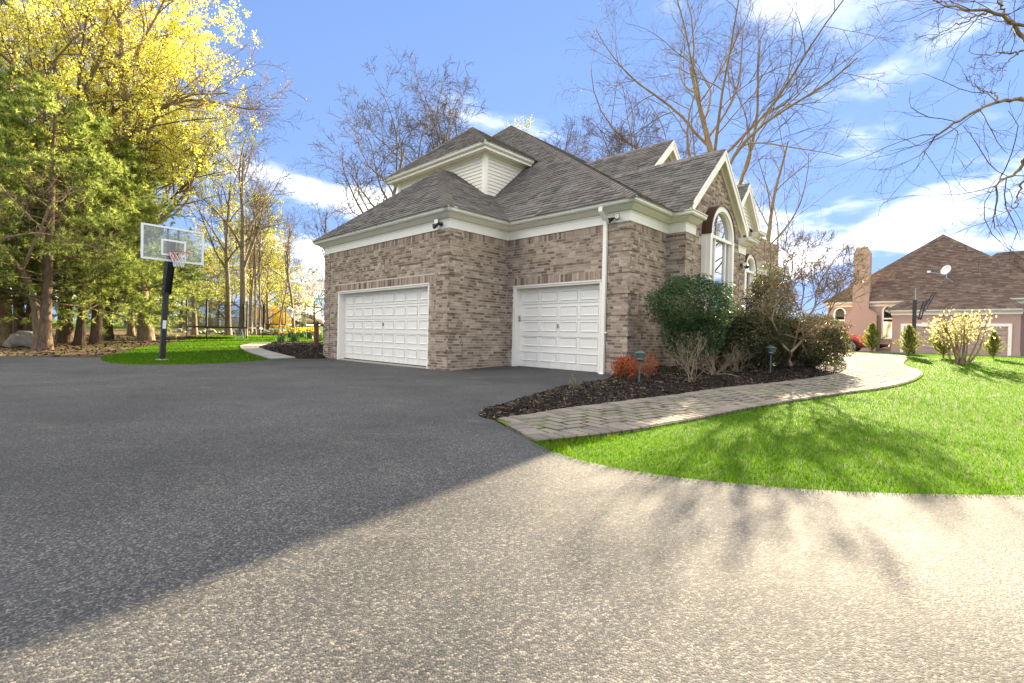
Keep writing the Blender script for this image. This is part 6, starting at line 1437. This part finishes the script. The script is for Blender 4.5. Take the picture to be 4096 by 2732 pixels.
# daffodil clumps
def daff(seed, nl, nf):
    g = np.random.default_rng(seed); t = thing('daffodil_clump', '', 'flowers', group='daffodil clumps beside the garage'); n = nl; az = g.uniform(0, 6.28, n); b = np.stack([g.normal(size=n) * .10, g.normal(size=n) * .10, np.zeros(n)], 1); le = g.uniform(.0, .5, n)[:, None] * np.stack([np.cos(az), np.sin(az), np.zeros(n)], 1); L_ = g.uniform(.28, .5, n); V = []; F_ = []
    for i in range(n):
        sd_ = np.array([-math.sin(az[i]), math.cos(az[i]), 0]) * .012
        for k in range(4):
            s = k / 3; c = b[i] + le[i] * s * s * .5 + np.array([0, 0, L_[i] * (s - .25 * s * s * np.linalg.norm(le[i]) * 2)]); wdt = (1 - s * .8); V += [c - sd_ * wdt, c + sd_ * wdt]
        o = i * 8
        for k in range(3): F_.append((o + 2 * k, o + 2 * k + 1, o + 2 * k + 3, o + 2 * k + 2))
    np_mesh('leaves', np.array(V), np.array(F_), 'leaf_blade', t); C = np.stack([g.normal(size=nf) * .13, g.normal(size=nf) * .13, g.uniform(.36, .52, nf)], 1); tag(np_mesh('blooms', *leaf_quads(g, C, .042, 5, .012, .8), 'petal_yellow', t), kind='stuff'); return t
dfa, dfb = daff(1, 90, 7), daff(2, 80, 16); dspots = [(1330, 1178, 0, 'daffodil clump at the slab walk end, nearest the lawn'), (1500, 1160, 0, 'second daffodil clump from the slab walk'), (1690, 1120, 1, 'daffodil clump below the deck post'), (1600, 1105, 1, 'daffodil clump in the middle of the yellow drift'), (1540, 1085, 1, 'small daffodil clump behind the second one'), (1750, 1100, 1, 'daffodil clump against the deck post'), (1640, 1080, 1, 'daffodil clump at the back of the drift'), (1800, 1150, 0, 'daffodil clump beside the garage bricks'), (1450, 1105, 1, 'daffodil clump behind the first one'), (1700, 1065, 1, 'farthest daffodil clump near the stone wall')]
used = set()
for x, y, m, lb in dspots:
    src = (dfa, dfb)[m]; o = src if m not in used else copy_tree(src); used.add(m); q = G(*c4d(x, y)); o.location = (q.x, q.y, gz(q.x, q.y) + .06); o['label'] = lb; o.rotation_euler = (0, 0, x * .7); o.scale = (1.15,) * 3
# ------------------------------------------------------------------ grass, moss, mulch chips
def blades(name, poly, dens, h, wd, mat, seed, excl=(), jitter=.5, zoff=0.0, dmin=2.0, lean=.45, zf=None):
    g = np.random.default_rng(seed); xs = [p[0] for p in poly]; ys = [p[1] for p in poly]; A0 = (max(xs) - min(xs)) * (max(ys) - min(ys)); V = []
    n = int(A0 * dens(dmin)); X = g.uniform(min(xs), max(xs), n); Y = g.uniform(min(ys), max(ys), n); r = np.hypot(X, Y); ok = g.uniform(size=n) < np.vectorize(dens)(r) / dens(dmin); ok &= (Y > .3) & (np.abs(X) < Y * 1.12 + .6); X, Y, r = X[ok], Y[ok], r[ok]; ok = inside_np(X, Y, poly)
    for e in excl: ok &= ~inside_np(X, Y, e)
    X, Y, r = X[ok], Y[ok], r[ok]; N = len(X); Z = gz_np(X, Y) + zoff if zf is None else np.array([zf(x, y) for x, y in zip(X, Y)])
    k = np.maximum(1, r / 5.0); hh = h * g.uniform(.6, 1.35, N); ww = wd * k ** .9 * g.uniform(.7, 1.3, N); az = g.uniform(0, 6.28, N); ln = g.uniform(.05, lean, N) * hh; la = g.uniform(0, 6.28, N)
    b = np.stack([X, Y, Z - .005], 1); s = np.stack([np.cos(az), np.sin(az), np.zeros(N)], 1) * ww[:, None] / 2; tip = b + np.stack([np.cos(la) * ln, np.sin(la) * ln, hh], 1)
    V = np.stack([b - s, b + s, tip], 1).reshape(-1, 3); o = np_mesh(name, V, np.arange(N * 3).reshape(N, 3), mat); print(name, N); return tag(o, kind='stuff')
front_lawn = lawn_edge + [(5.2, 2.75), (9, 1.6), (16, 0), (26, 12), h2w(24, 16.5), h2w(16, 17), h2w(9, 18.0), h2w(3, 19.4), h2w(2, 17.6)] + list(reversed(WR_[1:]))
blades('lawn_grass', front_lawn, lambda r: 6200 * min(1, (4.0 / r) ** 1.7), .033, .0050, 'grass', 1)
back_lawn = left_edge[3:] + [xy(G(231, 821)), xy(G(330, 797)), xy(G(420, 783)), (-20, 31), (-19, 35), (-10.8, 36.4), (-8, 30), h2w(-9, 7)] + list(reversed(db_edge[5:])) + [xy(G(*c4d(860, 1270))), xy(G(*c4d(1190, 1376)))]
blades('back_lawn_grass', back_lawn, lambda r: 520 * min(1, (14 / r) ** 1.5), .060, .0060, 'grass', 2, (), .5, 0, 12, .5)
blades('edge_grass', [xy(G(*q)) for q in ((1228, 1018), (1290, 1010), (1420, 1003), (1420, 1012), (1300, 1022), (1330, 1062), (1400, 1080), (1330, 1064), (1245, 1032))], lambda r: 3000, .05, .005, 'moss_tuft', 3)
edge_pts = [tuple(p) for p in curve(lawn_edge, 5)]
strip = [(x - .05, y - .06) for x, y in edge_pts] + [(x, y + .05) for x, y in reversed(edge_pts)]
blades('ragged_lawn_edge', strip, lambda r: 2600, .05, .005, 'grass', 13, (), .5, .0, 3, .9)
blades('joint_moss', walk_poly, lambda r: 420 * min(1, (5 / r) ** 1.2), .034, .005, 'moss_tuft', 4, (), .5, .01, 4, .8)
def chips(name, poly, dens, size, zf, seed):
    g = np.random.default_rng(seed); xs = [p[0] for p in poly]; ys = [p[1] for p in poly]; n = int((max(xs) - min(xs)) * (max(ys) - min(ys)) * dens); X = g.uniform(min(xs), max(xs), n); Y = g.uniform(min(ys), max(ys), n); ok = inside_np(X, Y, poly) & (Y > .5) & (np.abs(X) < Y * 1.12); X, Y = X[ok], Y[ok]; N = len(X)
    C = np.stack([X, Y, np.array([zf(x, y) for x, y in zip(X, Y)]) + g.uniform(.002, .02, N)], 1); u = unit(g.normal(size=(N, 3)) * np.array([1, 1, .35])); v = unit(np.cross(u, np.array([0, 0, 1.0]) + g.normal(size=(N, 3)) * .4)); l = (size * g.uniform(.5, 1.6, N))[:, None]; w_ = l * .28; nn = np.cross(u, v) * .003
    V = np.stack([C - u * l - v * w_, C + u * l - v * w_, C + u * l + v * w_, C - u * l + v * w_], 1).reshape(-1, 3); return tag(np_mesh(name, V, np.arange(N * 4).reshape(N, 4), 'mulch_chip'), kind='stuff')
chips('mulch_chips', bed_poly, 620, .022, BEDZ, 5); chips('daffodil_mulch_chips', daff_bed, 160, .03, lambda x, y: gz(x, y) + daff_h(x, y), 6)
blades('bed_weeds', bed_poly, lambda r: 16, .05, .006, 'moss_tuft', 7, (), .5, 0, 4, .9, BEDZ)
chips('leaf_litter', [xy(G(0, 818)), xy(G(229, 820)), xy(G(330, 797)), xy(G(420, 783)), (-20, 31), (-30, 30), (-26, 11.5)], 26, .06, lambda x, y: gz(x, y) + .01, 8)
chips('stone_strip_litter', [(-24.5, 35.2), (-10.5, 36.6), (-10.5, 39.8), (-24.5, 39.2)], 30, .09, lambda x, y: gz(x, y) + .012, 9)
